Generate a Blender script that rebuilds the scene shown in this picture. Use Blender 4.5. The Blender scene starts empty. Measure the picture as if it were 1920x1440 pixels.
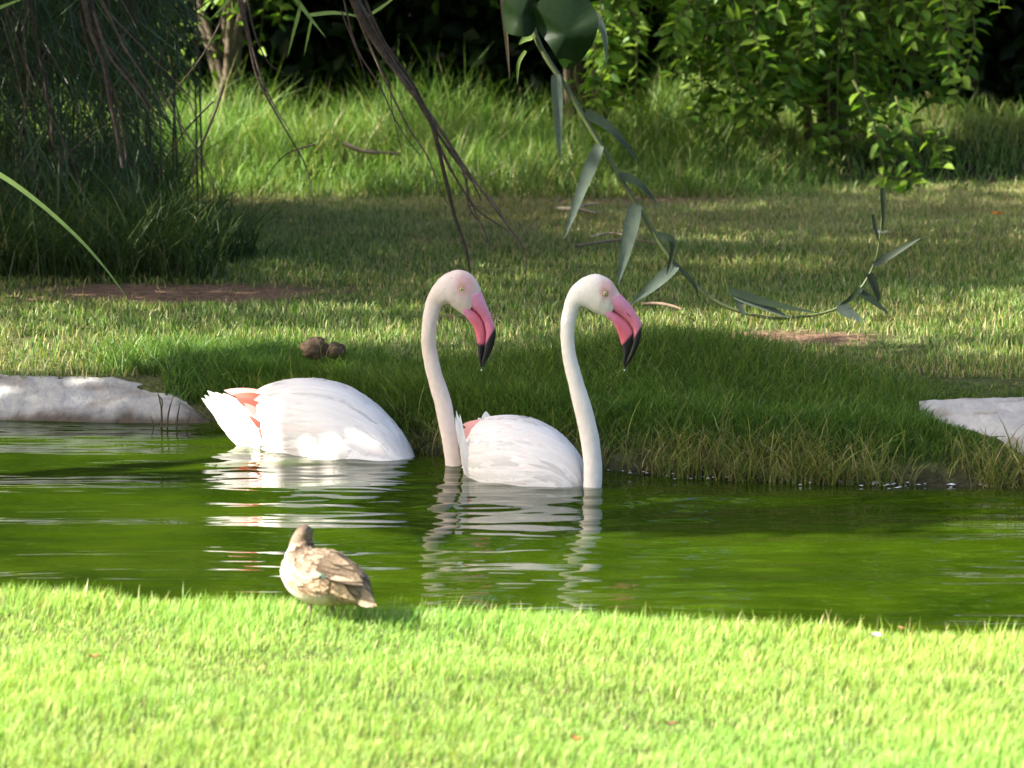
import bpy, math
import numpy as np
from mathutils import Matrix, Vector

# ------------------------------------------------------------------ camera, world, sun, exposure
scn = bpy.context.scene
COL = scn.collection
F_PX, CAM_H = 6720.0, 2.0                       # focal length in pixels of a 1920 wide picture
PITCH = math.atan(950.0 / F_PX)
cd = bpy.data.cameras.new('camera'); cam = bpy.data.objects.new('camera', cd); COL.objects.link(cam)
cam.location = (0, 0, CAM_H); cam.rotation_euler = (math.pi / 2 - PITCH, 0, 0)
cd.sensor_width = 36.0; cd.lens = F_PX / 1920 * 36.0; cd.clip_start = 0.1; cd.clip_end = 2000
cd.dof.use_dof = True; cd.dof.focus_distance = 12.5; cd.dof.aperture_fstop = 5.6
scn.camera = cam

SUN_EL = math.radians(38.0)
SUN_AZ = math.radians(-13.0)                     # light travels towards +X, slightly away from the camera
LD = np.array([math.cos(SUN_EL) * math.cos(SUN_AZ), -math.cos(SUN_EL) * math.sin(SUN_AZ), -math.sin(SUN_EL)])
world = bpy.data.worlds.new('World'); scn.world = world; world.use_nodes = True
wn = world.node_tree.nodes; wl = world.node_tree.links
sky = wn.new('ShaderNodeTexSky'); sky.sky_type = 'NISHITA'; sky.sun_disc = False
sky.sun_elevation = SUN_EL
sky.sun_rotation = math.atan2(-LD[0], -LD[1])
sky.air_density = 1.0; sky.dust_density = 4.0; sky.ozone_density = 1.0
wl.new(sky.outputs[0], wn['Background'].inputs[0]); wn['Background'].inputs[1].default_value = 0.085
sd = bpy.data.lights.new('sun', 'SUN'); sd.energy = 5.0; sd.angle = math.radians(0.53); sd.color = (1.0, 0.94, 0.82)
sun = bpy.data.objects.new('sun', sd); COL.objects.link(sun); sun.location = (-20, 8, 20)
sun.rotation_euler = Vector(LD).to_track_quat('-Z', 'Y').to_euler()
vs = scn.view_settings; vs.view_transform = 'Standard'; vs.look = 'None'; vs.exposure = 2.05; vs.gamma = 1.0
vs.use_curve_mapping = False
cy = scn.cycles
cy.use_denoising = True
cy.max_bounces = 7; cy.diffuse_bounces = 4; cy.glossy_bounces = 3; cy.transmission_bounces = 4
cy.transparent_max_bounces = 6; cy.caustics_reflective = False; cy.caustics_refractive = False
cy.sample_clamp_indirect = 6.0

# ------------------------------------------------------------------ helpers
CT, ST = math.cos(PITCH), math.sin(PITCH)
def ray(px, py):
    px = np.asarray(px, float); py = np.asarray(py, float)
    u = (720 - py) / F_PX
    return np.stack([(px - 960) / F_PX, CT + u * ST, -ST + u * CT], -1)
def P(px, py, D):
    """point seen at a pixel of the 1920x1440 photograph, at world depth y = D"""
    d = ray(px, py); s = np.asarray(D, float) / d[..., 1]
    return d * s[..., None] + np.array([0, 0, CAM_H])
def G(px, py, z):
    d = ray(px, py); s = (np.asarray(z, float) - CAM_H) / d[..., 2]
    return d * s[..., None] + np.array([0, 0, CAM_H])
def toPX(p):
    p = np.asarray(p, float) - np.array([0, 0, CAM_H])
    w = p[..., 1] * CT - p[..., 2] * ST
    v = p[..., 1] * ST + p[..., 2] * CT
    return 960 + F_PX * p[..., 0] / w, 720 - F_PX * v / w

def smooth(a, b, x):
    t = np.clip((np.asarray(x, float) - a) / (b - a), 0, 1); return t * t * (3 - 2 * t)
def vnoise(x, y, seed=0):
    x = np.asarray(x, float); y = np.asarray(y, float)
    xi = np.floor(x).astype(np.int64); yi = np.floor(y).astype(np.int64)
    fx = x - xi; fy = y - yi; fx = fx * fx * (3 - 2 * fx); fy = fy * fy * (3 - 2 * fy)
    def h(a, b):
        n = (a * 374761393 + b * 668265263 + seed * 974711) & 0x7fffffff
        n = ((n ^ (n >> 13)) * 1274126177) & 0x7fffffff
        return ((n ^ (n >> 16)) & 0xffff) / 65535.0
    return (h(xi, yi) * (1 - fx) + h(xi + 1, yi) * fx) * (1 - fy) + (h(xi, yi + 1) * (1 - fx) + h(xi + 1, yi + 1) * fx) * fy
def fbm(x, y, seed=0):
    return (vnoise(x, y, seed) + .5 * vnoise(2.1 * x, 2.1 * y, seed + 1) + .25 * vnoise(4.3 * x, 4.3 * y, seed + 2)) / 1.75
def nrm(v):
    v = np.asarray(v, float); return v / (np.linalg.norm(v, axis=-1, keepdims=True) + 1e-12)

ORG = {}
def link(o, parent=None):
    COL.objects.link(o)
    if parent is not None: o.parent = parent
    return o
def thing(name, label, cat, loc, group=None):
    o = bpy.data.objects.new(name, None); link(o); o.location = loc; o.empty_display_size = .05
    o['label'] = label; o['category'] = cat
    if group: o['group'] = group
    ORG[o.name] = np.array(loc, float)
    return o
def org(o):
    return ORG.get(o.name, np.zeros(3)) if o is not None else np.zeros(3)

class MB:
    """collects quads and triangles with a colour per vertex"""
    def __init__(s): s.v, s.c, s.q, s.t, s.n = [], [], [], [], 0
    def add(s, v, quads=None, tris=None, col=(.5, .5, .5)):
        v = np.asarray(v, float).reshape(-1, 3); c = np.asarray(col, float)
        if c.ndim == 1: c = np.tile(c, (len(v), 1))
        s.v.append(v); s.c.append(c.reshape(-1, 3))
        if quads is not None and len(quads): s.q.append(np.asarray(quads, np.int64).reshape(-1, 4) + s.n)
        if tris is not None and len(tris): s.t.append(np.asarray(tris, np.int64).reshape(-1, 3) + s.n)
        s.n += len(v); return s
    def mesh(s, name, mat, smooth_sh=True, off=(0, 0, 0)):
        v = np.concatenate(s.v) - np.asarray(off); c = np.concatenate(s.c)
        q = np.concatenate(s.q) if s.q else np.zeros((0, 4), np.int64)
        t = np.concatenate(s.t) if s.t else np.zeros((0, 3), np.int64)
        me = bpy.data.meshes.new(name)
        me.vertices.add(len(v)); me.vertices.foreach_set('co', v.astype(np.float32).ravel())
        loops = np.concatenate([q.ravel(), t.ravel()]).astype(np.int32)
        tot = np.concatenate([np.full(len(q), 4), np.full(len(t), 3)]).astype(np.int32)
        st = np.concatenate([[0], np.cumsum(tot)[:-1]]).astype(np.int32)
        me.loops.add(len(loops)); me.loops.foreach_set('vertex_index', loops)
        me.polygons.add(len(tot)); me.polygons.foreach_set('loop_start', st); me.polygons.foreach_set('loop_total', tot)
        me.polygons.foreach_set('use_smooth', np.full(len(tot), smooth_sh))
        a = me.attributes.new('col', 'FLOAT_COLOR', 'POINT')
        a.data.foreach_set('color', np.concatenate([c, np.ones((len(c), 1))], 1).astype(np.float32).ravel())
        me.update(calc_edges=True); me.validate()
        me.materials.append(mat); return me
    def build(s, name, mat, parent=None, smooth_sh=True, kind=None, label=None, cat=None, group=None):
        o = bpy.data.objects.new(name, s.mesh(name, mat, smooth_sh, org(parent)))
        link(o, parent); ORG[o.name] = org(parent)
        if kind: o['kind'] = kind
        if label: o['label'] = label
        if cat: o['category'] = cat
        if group: o['group'] = group
        return o

def catmull(pts, n):
    """smooth curve through rows of pts, n samples per span"""
    p = np.asarray(pts, float); p = np.concatenate([2 * p[:1] - p[1:2], p, 2 * p[-1:] - p[-2:-1]])
    out = []
    for i in range(1, len(p) - 2):
        t = np.linspace(0, 1, n, endpoint=False)[:, None]
        a, b, c, d = p[i - 1], p[i], p[i + 1], p[i + 2]
        out.append(.5 * (2 * b + (c - a) * t + (2 * a - 5 * b + 4 * c - d) * t ** 2 + (3 * b - a - 3 * c + d) * t ** 3))
    out.append(p[-2:-1]); return np.concatenate(out)
def grid_faces(nr, nc, wrap=True):
    r = np.arange(nr - 1)[:, None]; c = np.arange(nc if wrap else nc - 1)[None]
    c2 = (c + 1) % nc
    return np.stack([r * nc + c, r * nc + c2, (r + 1) * nc + c2, (r + 1) * nc + c], -1).reshape(-1, 4)
def tube(mb, pts, rad, seg=6, col=(.2, .15, .1), sub=4):
    pr = catmull(np.concatenate([np.asarray(pts, float), np.asarray(rad, float)[:, None]], 1), sub) if sub > 1 else np.concatenate([np.asarray(pts, float), np.asarray(rad, float)[:, None]], 1)
    p, r = pr[:, :3], np.maximum(pr[:, 3], 1e-4)
    tg = nrm(np.gradient(p, axis=0)); ref = np.array([.3, .9, .2]); s = nrm(np.cross(tg, ref)); u = np.cross(s, tg)
    a = np.arange(seg) / seg * 2 * math.pi
    ring = p[:, None] + (s[:, None] * np.cos(a)[None, :, None] + u[:, None] * np.sin(a)[None, :, None]) * r[:, None, None]
    c = np.asarray(col, float)
    if c.ndim == 2: c = np.repeat(c[:, None], seg, 1).reshape(-1, 3)
    mb.add(ring, grid_faces(len(p), seg), None, c); return mb

def loft(sec, sub=6, seg=28, colf=None, mb=None, power=1.0, rough=0.0):
    """sections: (ax, ay, bx, by, depth, half width): outline points in the photograph at a world depth"""
    S = catmull(np.asarray(sec, float), sub)
    a = P(S[:, 0], S[:, 1], S[:, 4]); b = P(S[:, 2], S[:, 3], S[:, 4]); w = np.maximum(S[:, 5], .0005)
    c = (a + b) / 2; v = (a - b) / 2
    tg = nrm(np.gradient(c, axis=0)); side = nrm(np.cross(tg, v)) * w[:, None]
    ph = np.arange(seg) / seg * 2 * math.pi
    cs, sn = np.cos(ph), np.sin(ph)
    if power != 1.0:
        cs = np.sign(cs) * np.abs(cs) ** power; sn = np.sign(sn) * np.abs(sn) ** power
    ring = c[:, None] + v[:, None] * cs[None, :, None] + side[:, None] * sn[None, :, None]
    if rough: ring = ring + (ring - c[:, None]) / np.linalg.norm(ring - c[:, None], axis=-1, keepdims=True) * (rough * (fbm(ring[..., 0] * 55 + ring[..., 1] * 30, ring[..., 2] * 38, 17) - .5))[..., None]
    nr = len(S)
    verts = np.concatenate([ring.reshape(-1, 3), c[:1], c[-1:]])
    f = grid_faces(nr, seg)
    k = np.arange(seg); k2 = (k + 1) % seg
    t = np.concatenate([np.stack([k2, k, np.full(seg, nr * seg)], -1), np.stack([(nr - 1) * seg + k, (nr - 1) * seg + k2, np.full(seg, nr * seg + 1)], -1)])
    tt = np.concatenate([np.repeat(np.linspace(0, len(sec) - 1, nr), seg), [0, len(sec) - 1]])
    pp = np.concatenate([np.tile(ph, nr), [0, 0]])
    col = colf(verts, tt, pp) if colf else np.full((len(verts), 3), .7)
    mb = mb or MB(); mb.add(verts, f, t, col)
    return mb, dict(c=c, v=v, side=side, tg=tg, t=np.linspace(0, len(sec) - 1, nr))

# --- blades and leaves -------------------------------------------------------
def blades(mb, base, h, w, az, lean, face, cb, ct, segs=2):
    n = len(base); ts = np.linspace(0, 1, segs + 1)
    d = np.stack([np.cos(az), np.sin(az), np.zeros(n)], -1); s = np.stack([np.cos(face), np.sin(face), np.zeros(n)], -1)
    vs_, cs_ = [], []
    for t in ts:
        c = base + d * (h * lean * t ** 1.8)[:, None]; c[:, 2] += h * t * np.sqrt(np.clip(1 - (lean * .85 * t) ** 2, .12, 1))
        col = cb * (1 - t) + ct * t
        if t < 1:
            ww = (w * (1 - t) ** .55 * .5)[:, None]
            vs_ += [c - s * ww, c + s * ww]; cs_ += [col, col]
        else: vs_.append(c); cs_.append(col)
    nv = len(vs_); v = np.stack(vs_, 1); c = np.stack(cs_, 1); o = (np.arange(n) * nv)[:, None]
    q = np.concatenate([o + np.array([[2 * i, 2 * i + 1, 2 * i + 3, 2 * i + 2]]) for i in range(segs - 1)]) if segs > 1 else None
    mb.add(v, q, o + np.array([[2 * segs - 2, 2 * segs - 1, 2 * segs]]), c)
LT = np.array([[0, 0, 0], [.28, -.42, .10], [.3, 0, 0], [.28, .42, .10], [.64, -.36, .07], [.66, 0, -.02], [.64, .36, .07], [1, 0, -.10]])
LT_Q = [[1, 4, 5, 2], [2, 5, 6, 3]]; LT_T = [[0, 1, 2], [0, 2, 3], [4, 7, 5], [5, 7, 6]]
LS = np.array([[0, 0, 0], [.45, -.5, .12], [1, 0, -.06], [.45, .5, .12]]); LS_T = [[0, 1, 2], [0, 2, 3]]
def leaves(mb, pos, d, up, L, W, col, simple=False):
    T, Q, R = (LS, None, LS_T) if simple else (LT, LT_Q, LT_T)
    d = nrm(d); s = nrm(np.cross(d, up)); u = np.cross(s, d)
    v = pos[:, None] + d[:, None] * (T[None, :, 0:1] * L[:, None, None]) + s[:, None] * (T[None, :, 1:2] * W[:, None, None]) + u[:, None] * (T[None, :, 2:3] * np.minimum(L, 2 * W)[:, None, None])
    o = (np.arange(len(pos)) * len(T))[:, None, None]
    mb.add(v, None if Q is None else (o + np.array(Q)[None]).reshape(-1, 4), (o + np.array(R)[None]).reshape(-1, 3), np.repeat(col[:, None], len(T), 1))
def rdir(R, n): return nrm(R.normal(size=(n, 3)))

# ------------------------------------------------------------------ materials
def mat_col(name, rough=.6, transl=0.0, spec=.3, noise=None, bump=None, tint=(1, 1, 1)):
    """colour from the vertex attribute with grain; optional light through thin leaves"""
    m = bpy.data.materials.new(name); m.use_nodes = True; N = m.node_tree.nodes; L = m.node_tree.links
    b = N['Principled BSDF']; out = N['Material Output']
    at = N.new('ShaderNodeAttribute'); at.attribute_name = 'col'; c = at.outputs['Color']
    tc = N.new('ShaderNodeTexCoord')
    if noise:
        sc, lo, hi = noise
        tx = N.new('ShaderNodeTexNoise'); tx.inputs['Scale'].default_value = sc; tx.inputs['Detail'].default_value = 5; L.new(tc.outputs['Object'], tx.inputs['Vector'])
        mr = N.new('ShaderNodeMapRange'); mr.inputs[1].default_value = .3; mr.inputs[2].default_value = .7; mr.inputs[3].default_value = lo; mr.inputs[4].default_value = hi
        L.new(tx.outputs[0], mr.inputs[0])
        mx = N.new('ShaderNodeVectorMath'); mx.operation = 'SCALE'; L.new(c, mx.inputs[0]); L.new(mr.outputs[0], mx.inputs[3]); c = mx.outputs[0]
    L.new(c, b.inputs['Base Color']); b.inputs['Roughness'].default_value = rough; b.inputs['Specular IOR Level'].default_value = spec
    if bump:
        sc, st, dist = bump
        tx = N.new('ShaderNodeTexNoise'); tx.inputs['Scale'].default_value = sc; tx.inputs['Detail'].default_value = 6; L.new(tc.outputs['Object'], tx.inputs['Vector'])
        bp = N.new('ShaderNodeBump'); bp.inputs['Strength'].default_value = st; bp.inputs['Distance'].default_value = dist
        L.new(tx.outputs[0], bp.inputs['Height']); L.new(bp.outputs[0], b.inputs['Normal'])
    if transl:
        tr = N.new('ShaderNodeBsdfTranslucent'); mu = N.new('ShaderNodeVectorMath'); mu.operation = 'MULTIPLY'
        mu.inputs[1].default_value = (1.15 * tint[0], 1.2 * tint[1], .55 * tint[2]); L.new(c, mu.inputs[0]); L.new(mu.outputs[0], tr.inputs[0])
        ms = N.new('ShaderNodeMixShader'); ms.inputs[0].default_value = transl
        L.new(b.outputs[0], ms.inputs[1]); L.new(tr.outputs[0], ms.inputs[2]); L.new(ms.outputs[0], out.inputs[0])
    return m
M_GRASS = mat_col('grass_blades', .5, .38, .35)
M_LEAF = mat_col('broad_leaves', .45, .50, .25, noise=(60, .85, 1.15))
M_REED = mat_col('reed_leaves', .45, .25, .4, noise=(40, .85, 1.15))
M_BARK = mat_col('dry_bark', .85, 0, .15, noise=(35, .6, 1.3), bump=(60, .6, .01))
M_GROUND = mat_col('soil_and_thatch', .95, 0, .1, noise=(26, .55, 1.4), bump=(38, .8, .03))
M_CONC = mat_col('weathered_concrete', .85, 0, .2, noise=(9, .78, 1.15), bump=(22, .55, .03))
M_PLUME = mat_col('white_plumage', .8, 0, .15, noise=(45, .94, 1.03), bump=(190, .35, .005))
M_FEATHER = mat_col('feather_vanes', .75, .22, .15, tint=(.86, .83, 1.8))
M_BILL = mat_col('glossy_bill', .28, 0, .5, noise=(60, .92, 1.06))
M_EYE = mat_col('wet_eye', .06, 0, .6)
M_DUCK = mat_col('mottled_brown_plumage', .8, 0, .15, noise=(160, .7, 1.3), bump=(150, .5, .004))
M_LITTER = mat_col('dry_leaf_litter', .8, .2, .2, noise=(70, .7, 1.2), tint=(.9, .85, 1.6))
M_FOAM = mat_col('scum_foam', .5, 0, .5)
M_DROP = mat_col('water_drop', .05, 0, .8)

def water_mat():
    m = bpy.data.materials.new('green_pond_water'); m.use_nodes = True; N = m.node_tree.nodes; L = m.node_tree.links
    b = N['Principled BSDF']; tc = N.new('ShaderNodeTexCoord')
    n0 = N.new('ShaderNodeTexNoise'); n0.inputs['Scale'].default_value = 2.2; n0.inputs['Detail'].default_value = 4; L.new(tc.outputs['Object'], n0.inputs['Vector'])
    cr = N.new('ShaderNodeValToRGB'); cr.color_ramp.elements[0].position = .3; cr.color_ramp.elements[0].color = (.010, .023, .0010, 1)
    cr.color_ramp.elements[1].position = .75; cr.color_ramp.elements[1].color = (.032, .057, .0020, 1)
    L.new(n0.outputs[0], cr.inputs[0]); L.new(cr.outputs[0], b.inputs['Base Color'])
    b.inputs['Roughness'].default_value = .035; b.inputs['IOR'].default_value = 1.333; b.inputs['Specular IOR Level'].default_value = .5
    mp = N.new('ShaderNodeMapping'); mp.inputs['Scale'].default_value = (5, 16, 5); L.new(tc.outputs['Object'], mp.inputs[0])
    n1 = N.new('ShaderNodeTexNoise'); n1.inputs['Scale'].default_value = 1.0; n1.inputs['Detail'].default_value = 3; L.new(mp.outputs[0], n1.inputs['Vector'])
    bp = N.new('ShaderNodeBump'); bp.inputs['Strength'].default_value = .15; bp.inputs['Distance'].default_value = .004
    L.new(n1.outputs[0], bp.inputs['Height']); L.new(bp.outputs[0], b.inputs['Normal'])
    return m
M_WATER = water_mat()

# ------------------------------------------------------------------ terrain
SHX = np.array([-6, -3, -1.9, -1.14, -.85, -.6, -.37, -.05, .34, .95, 1.64, 2.6, 4, 8.])
SHY = np.array([13.3, 13.25, 13.15, 13.12, 13.05, 12.78, 12.5, 12.3, 12.07, 11.86, 11.76, 11.6, 11.3, 10.8])
def y_far(x): return np.interp(x, SHX, SHY)
def y_crest(x): return 9.02 - .20 * np.clip(x, -4, 4) + .05 * (fbm(x * 2 + 9, 0 * x, 5) - .5)
def gz(x, y):
    x = np.asarray(x, float); y = np.asarray(y, float)
    s = y - y_crest(x); zn = .10 - .5 * smooth(0.0, .60, s) + .03 * smooth(-1.5, -4, s)
    s = y - y_far(x)
    zf = -.38 + .38 * smooth(-.5, 0.0, s) + .14 * smooth(-.03, .22, s) + .07 * smooth(.15, .9, s) + .004 * np.clip(s, 0, 8)
    zf = zf + .22 * smooth(19.8, 23.0, y)
    zf = zf + .10 * np.exp(-((x - .62) / .6) ** 2 - ((y - 13.0) / .5) ** 2)         # grassy hump on the bank
    ze = -.4 + .55 * np.maximum(smooth(-3.9, -4.6, x), smooth(5.4, 6.4, x))
    z = np.maximum(np.maximum(zn, zf), ze)
    return z + .018 * (fbm(x * 2.3, y * 2.3, 11) - .5) * smooth(.02, .12, z)
SOIL = [(-1.42, 15.42, .8, .42), (1.07, 13.85, .42, .30), (-.15, 14.55, .22, .1), (.55, 19.6, .8, .2)]
def bare(x, y):
    b = np.zeros_like(np.asarray(x, float))
    for cx, cy_, rx, ry in SOIL:
        d = np.sqrt(((x - cx) / rx) ** 2 + ((y - cy_) / ry) ** 2) + .7 * (fbm(x * 6, y * 9, 21) - .5)
        b = np.maximum(b, 1 - smooth(.55, 1.05, d))
    return b
xs = np.concatenate([[-900, -300, -100, -40, -20, -12], np.linspace(-8, 8, 230), [12, 20, 40, 100, 300, 900]])
ys = np.concatenate([[-900, -300, -100, -40, -15, -5, 0, 3, 5], np.linspace(6, 27, 330), [32, 40, 60, 120, 300, 900]])
X, Y = np.meshgrid(xs, ys); Z = gz(X, Y)
n1 = fbm(X * 1.3, Y * 1.3, 31)[..., None]; bb = bare(X, Y)[..., None]
dry = (smooth(16.5, 19.5, Y) * .8)[..., None]
gc = np.array([.055, .075, .022]) * (1 - n1) + np.array([.085, .085, .035]) * n1
gc = gc * (1 - dry) + np.array([.20, .16, .085]) * dry
gc = gc * (1 - bb) + np.array([.15, .092, .06]) * bb
dk = np.maximum(smooth(21.3, 22.6, Y), smooth(20.2, 20.9, Y) * smooth(1.0, 1.9, X))[..., None]; gc = gc * (1 - dk) + np.array([.014, .013, .008]) * dk    # leaf mould under the trees, their shade painted into its colour
mud = smooth(.06, -.02, Z)[..., None]; gc = gc * (1 - mud) + np.array([.035, .03, .02]) * mud
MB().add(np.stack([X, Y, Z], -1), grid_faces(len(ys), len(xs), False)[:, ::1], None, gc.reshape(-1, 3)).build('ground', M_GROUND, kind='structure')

# water surface with real ripples
R = np.random.RandomState(4)
xs = np.concatenate([np.linspace(-5, -2.3, 50), np.arange(-2.28, 2.3, .03), np.linspace(2.3, 7, 70)])
ys = np.concatenate([np.arange(8.7, 13.4, .009), np.linspace(13.42, 14.2, 20)])
X, Y = np.meshgrid(xs, ys); Z = np.zeros_like(X)
lam = np.concatenate([np.exp(R.uniform(math.log(.13), math.log(.8), 24)), np.exp(R.uniform(math.log(.045), math.log(.12), 26))])
for l in lam:
    th = R.normal(0, .13 if l > .12 else .22); k = 2 * math.pi / l; ph = R.uniform(0, 6.28)
    amp = .0040 * l ** 1.0 * R.uniform(.4, 1) * (.80 if l > .12 else .55)
    dx = .5 * fbm(X * .7, Y * .7, int(l * 1000))
    Z += amp * np.sin(k * (Y * math.cos(th) + X * math.sin(th)) + ph + 2.5 * dx)
calm = .78 + .18 * smooth(1.2, -1.0, X + .5 * (fbm(X * .8, Y * 1.6, 77) - .5))
Z *= calm * (.55 + .9 * fbm(X * 1.1, Y * 2.2, 78))
for (ax, ay, aa) in ((G(1112, 923, 0)[0], G(1112, 923, 0)[1], .0022), (G(850, 878, 0)[0], G(850, 878, 0)[1], .0016), (-.62, 12.4, .0012), (.12, 11.9, .0012)):
    r = np.hypot(X - ax, Y - ay); Z += aa * np.sin(r * 2 * math.pi / .17) * np.exp(-r / .55)
MB().add(np.stack([X, Y, Z], -1), grid_faces(len(ys), len(xs), False), None, (0, 0, 0)).build('pond_water', M_WATER, kind='structure')

# ------------------------------------------------------------------ concrete pond rims
def rim(name, label, xs, toe, top, ztop, wet, seed, pw=.8):
    t = thing(name, label, 'concrete rim', (float(np.mean(xs)), float(np.mean(toe)), 0), 'concrete pond rims')
    n = 140; m = 34; xx = np.linspace(xs[0], xs[-1], n); a = np.interp(xx, xs, toe); b = np.interp(xx, xs, top); zt = np.interp(xx, xs, ztop)
    u = np.linspace(-.35, 1.5, m)[:, None]
    uu = np.clip(u, 0, 1)
    yy = a + (b - a) * np.where(u < 0, u * .5, u); prof = uu ** pw
    zz = zt * prof + np.where(u < 0, u * .35, 0) + np.where(u > 1, -(u - 1) * .25, 0)
    nx = fbm(xx[None] * 9 + seed, yy * 14, seed); zz = zz + .02 * (nx - .5) * smooth(-.1, .25, u) + .008 * (fbm(xx[None] * 30, yy * 40, seed + 3) - .5)
    yy = yy + .02 * (fbm(xx[None] * 6, zz * 30, seed + 5) - .5)
    w = smooth(wet + .035, wet - .012, zz + .05 * (fbm(xx[None] * 12, yy * 8, seed + 8) - .5))[..., None]
    st = smooth(.52, .72, fbm(xx[None] * 7, yy * 22, seed + 9))[..., None]
    c = np.array([.37, .355, .33]) * (1 - .6 * st) + np.array([.20, .15, .11]) * .6 * st
    c = c * (1 - w) + np.array([.085, .068, .05]) * w
    v = np.stack([np.broadcast_to(xx, yy.shape), yy, zz], -1)
    MB().add(v, grid_faces(m, n, False), None, c.reshape(-1, 3)).build('rim_slab', M_CONC, t)
    return t, xx, yy, zz
rim('concrete_rim', 'long pale concrete pond rim sloping into the water, with a dark wet foot', [-4.2, -1.9, -1.5, -1.25, -1.1], [13.22, 13.12, 13.08, 13.06, 13.08], [13.5, 13.36, 13.34, 13.24, 13.16], [.15, .145, .14, .09, .01], .022, 3)
rim('concrete_rim', 'short concrete slab corner showing out of the lush bank grass', [1.40, 1.6, 1.85, 2.6, 4.0], [12.12, 11.90, 11.76, 11.58, 11.3], [12.2, 12.22, 12.22, 12.12, 11.85], [.22, .225, .225, .225, .225], -.2, 13, .3)

# ------------------------------------------------------------------ grass
def scatter(R, n, x0, x1, y0, y1): return R.uniform(x0, x1, n), R.uniform(y0, y1, n)
def colmix(R, n, pal, wts):
    i = R.choice(len(pal), n, p=np.array(wts) / sum(wts)); c = np.array(pal)[i] * R.uniform(.75, 1.25, (n, 1)); return c
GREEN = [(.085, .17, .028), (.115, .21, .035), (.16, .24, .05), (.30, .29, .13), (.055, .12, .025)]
def lawn(name, label, R, x, y, hmin, hmax, wd, wts, segs, lean=(.1, .7), wind=None, dens=None, tipk=1.35, hmod=None, cat='grass', gain=1.0):
    z = gz(x, y); k = np.ones(len(x), bool)
    if dens is not None: k &= R.uniform(size=len(x)) < dens
    x, y, z = x[k], y[k], z[k]; n = len(x)
    h = R.uniform(hmin, hmax, n) * (.65 + .7 * fbm(x * 3, y * 3, 51))
    if hmod is not None: h *= hmod[k]
    az = R.uniform(0, 6.283, n) if wind is None else R.normal(wind, 1.1, n)
    c = colmix(R, n, GREEN, wts); pt = fbm(x * 1.7, y * 1.7, 61)
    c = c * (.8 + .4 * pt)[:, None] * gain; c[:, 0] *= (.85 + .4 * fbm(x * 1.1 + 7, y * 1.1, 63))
    mb = MB()
    blades(mb, np.stack([x, y, z - .004], -1), h, R.uniform(.7, 1.3, n) * wd, az, R.uniform(lean[0], lean[1], n), R.uniform(0, 6.283, n), c * .8, c * tipk, segs)
    return mb.build(name, M_GRASS, kind='stuff', label=label, cat=cat)
R = np.random.RandomState(1)
# near lawn
x, y = scatter(R, 290000, -2.7, 2.7, 6.95, 9.75); k = (y < y_crest(x) + .16) & (np.abs(x) < .155 * y + .75); x, y = x[k], y[k]
hole = smooth(.66, .74, fbm(x * 3.1 + 4, y * 4.2, 92)); k = R.uniform(size=len(x)) > hole * .3; x, y = x[k], y[k]; tuft = smooth(.42, .62, fbm(x * 4.2, y * 4.2, 91)); edge = np.exp(-((y - y_crest(x)) / .14) ** 2)
lawn('near_lawn_grass', 'bright sunlit short lawn grass on the near bank under the duck', R, x, y, .022, .042, .0024, [2, 5, 6, 1.3, .2], 3, wind=.3, hmod=(.7 + .45 * tuft + .4 * edge) * (.75 + .5 * fbm(x * 1.1, y * 1.5, 93)), tipk=1.9, gain=np.array([1.34, 1.33, 1.45]))
# sparse long seed blades at the crest
x = R.uniform(-2.4, 2.4, 900); y = y_crest(x) + R.normal(-.02, .06, 900)
lawn('crest_grass', 'taller single blades standing up along the near lawn edge', R, x, y, .04, .085, .0042, [2, 3, 4, 3, .5], 3, wind=.8, lean=(.1, .6), gain=1.3)
# far lawn
x, y = scatter(R, 190000, -4.2, 4.2, 12.7, 20.4); k = (np.abs(x) < .145 * y + .7) & (y > y_far(x) + .12) & ~((x < -1.14) & (y < 13.33)) & ~((x > 1.45) & (y < 12.22)); x, y = x[k], y[k]
b = bare(x, y); dryz = smooth(15.8, 19.0, y + 2.2 * (fbm(x * .6, y * 1.6, 97) - .5))
far = x, y
for nm, lab, sel, w_, hh in (('lawn_grass', 'short olive green lawn grass behind the far bank', R.uniform(size=len(x)) > dryz * .85, [1.8, 2.2, 3, 4.2, 1.3], (.028, .055)),
                             ('dry_lawn_grass', 'straw coloured dry lawn grass in front of the tall grass', R.uniform(size=len(x)) < dryz * .95, [.4, .6, 1.5, 9, .3], (.022, .045))):
    lawn(nm, lab, R, x[sel], y[sel], hh[0], hh[1], .0062, w_, 2, dens=1 - .97 * b[sel], gain=.95, hmod=np.where((np.abs(x[sel] - 1.07) < .5) & (np.abs(y[sel] - 13.6) < .35), .5, 1.0) * np.where((np.abs(x[sel] + 1.4) < .8) & (np.abs(y[sel] - 15.2) < .35), .6, 1.0))
# lush dark bank grass hanging to the water
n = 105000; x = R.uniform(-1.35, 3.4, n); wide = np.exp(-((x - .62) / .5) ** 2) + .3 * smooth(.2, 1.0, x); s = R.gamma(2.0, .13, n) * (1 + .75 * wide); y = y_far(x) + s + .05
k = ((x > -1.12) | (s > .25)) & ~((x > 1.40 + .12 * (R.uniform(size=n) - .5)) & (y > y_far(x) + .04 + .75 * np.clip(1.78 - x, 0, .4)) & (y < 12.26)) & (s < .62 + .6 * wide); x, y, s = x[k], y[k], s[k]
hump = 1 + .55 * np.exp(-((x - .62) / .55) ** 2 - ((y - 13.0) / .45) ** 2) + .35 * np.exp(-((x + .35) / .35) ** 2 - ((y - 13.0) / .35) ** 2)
lawn('bank_grass', 'lush dark green grass overhanging the shaded far bank', R, x, y, .042, .095, .0040, [3, 3, 1, .3, 3.5], 3, lean=(.25, 1.0), wind=-1.57, hmod=hump * (1.05 - .35 * smooth(.5, 1.2, s)) * (1 - .68 * smooth(1.3, 1.6, x)))
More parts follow.
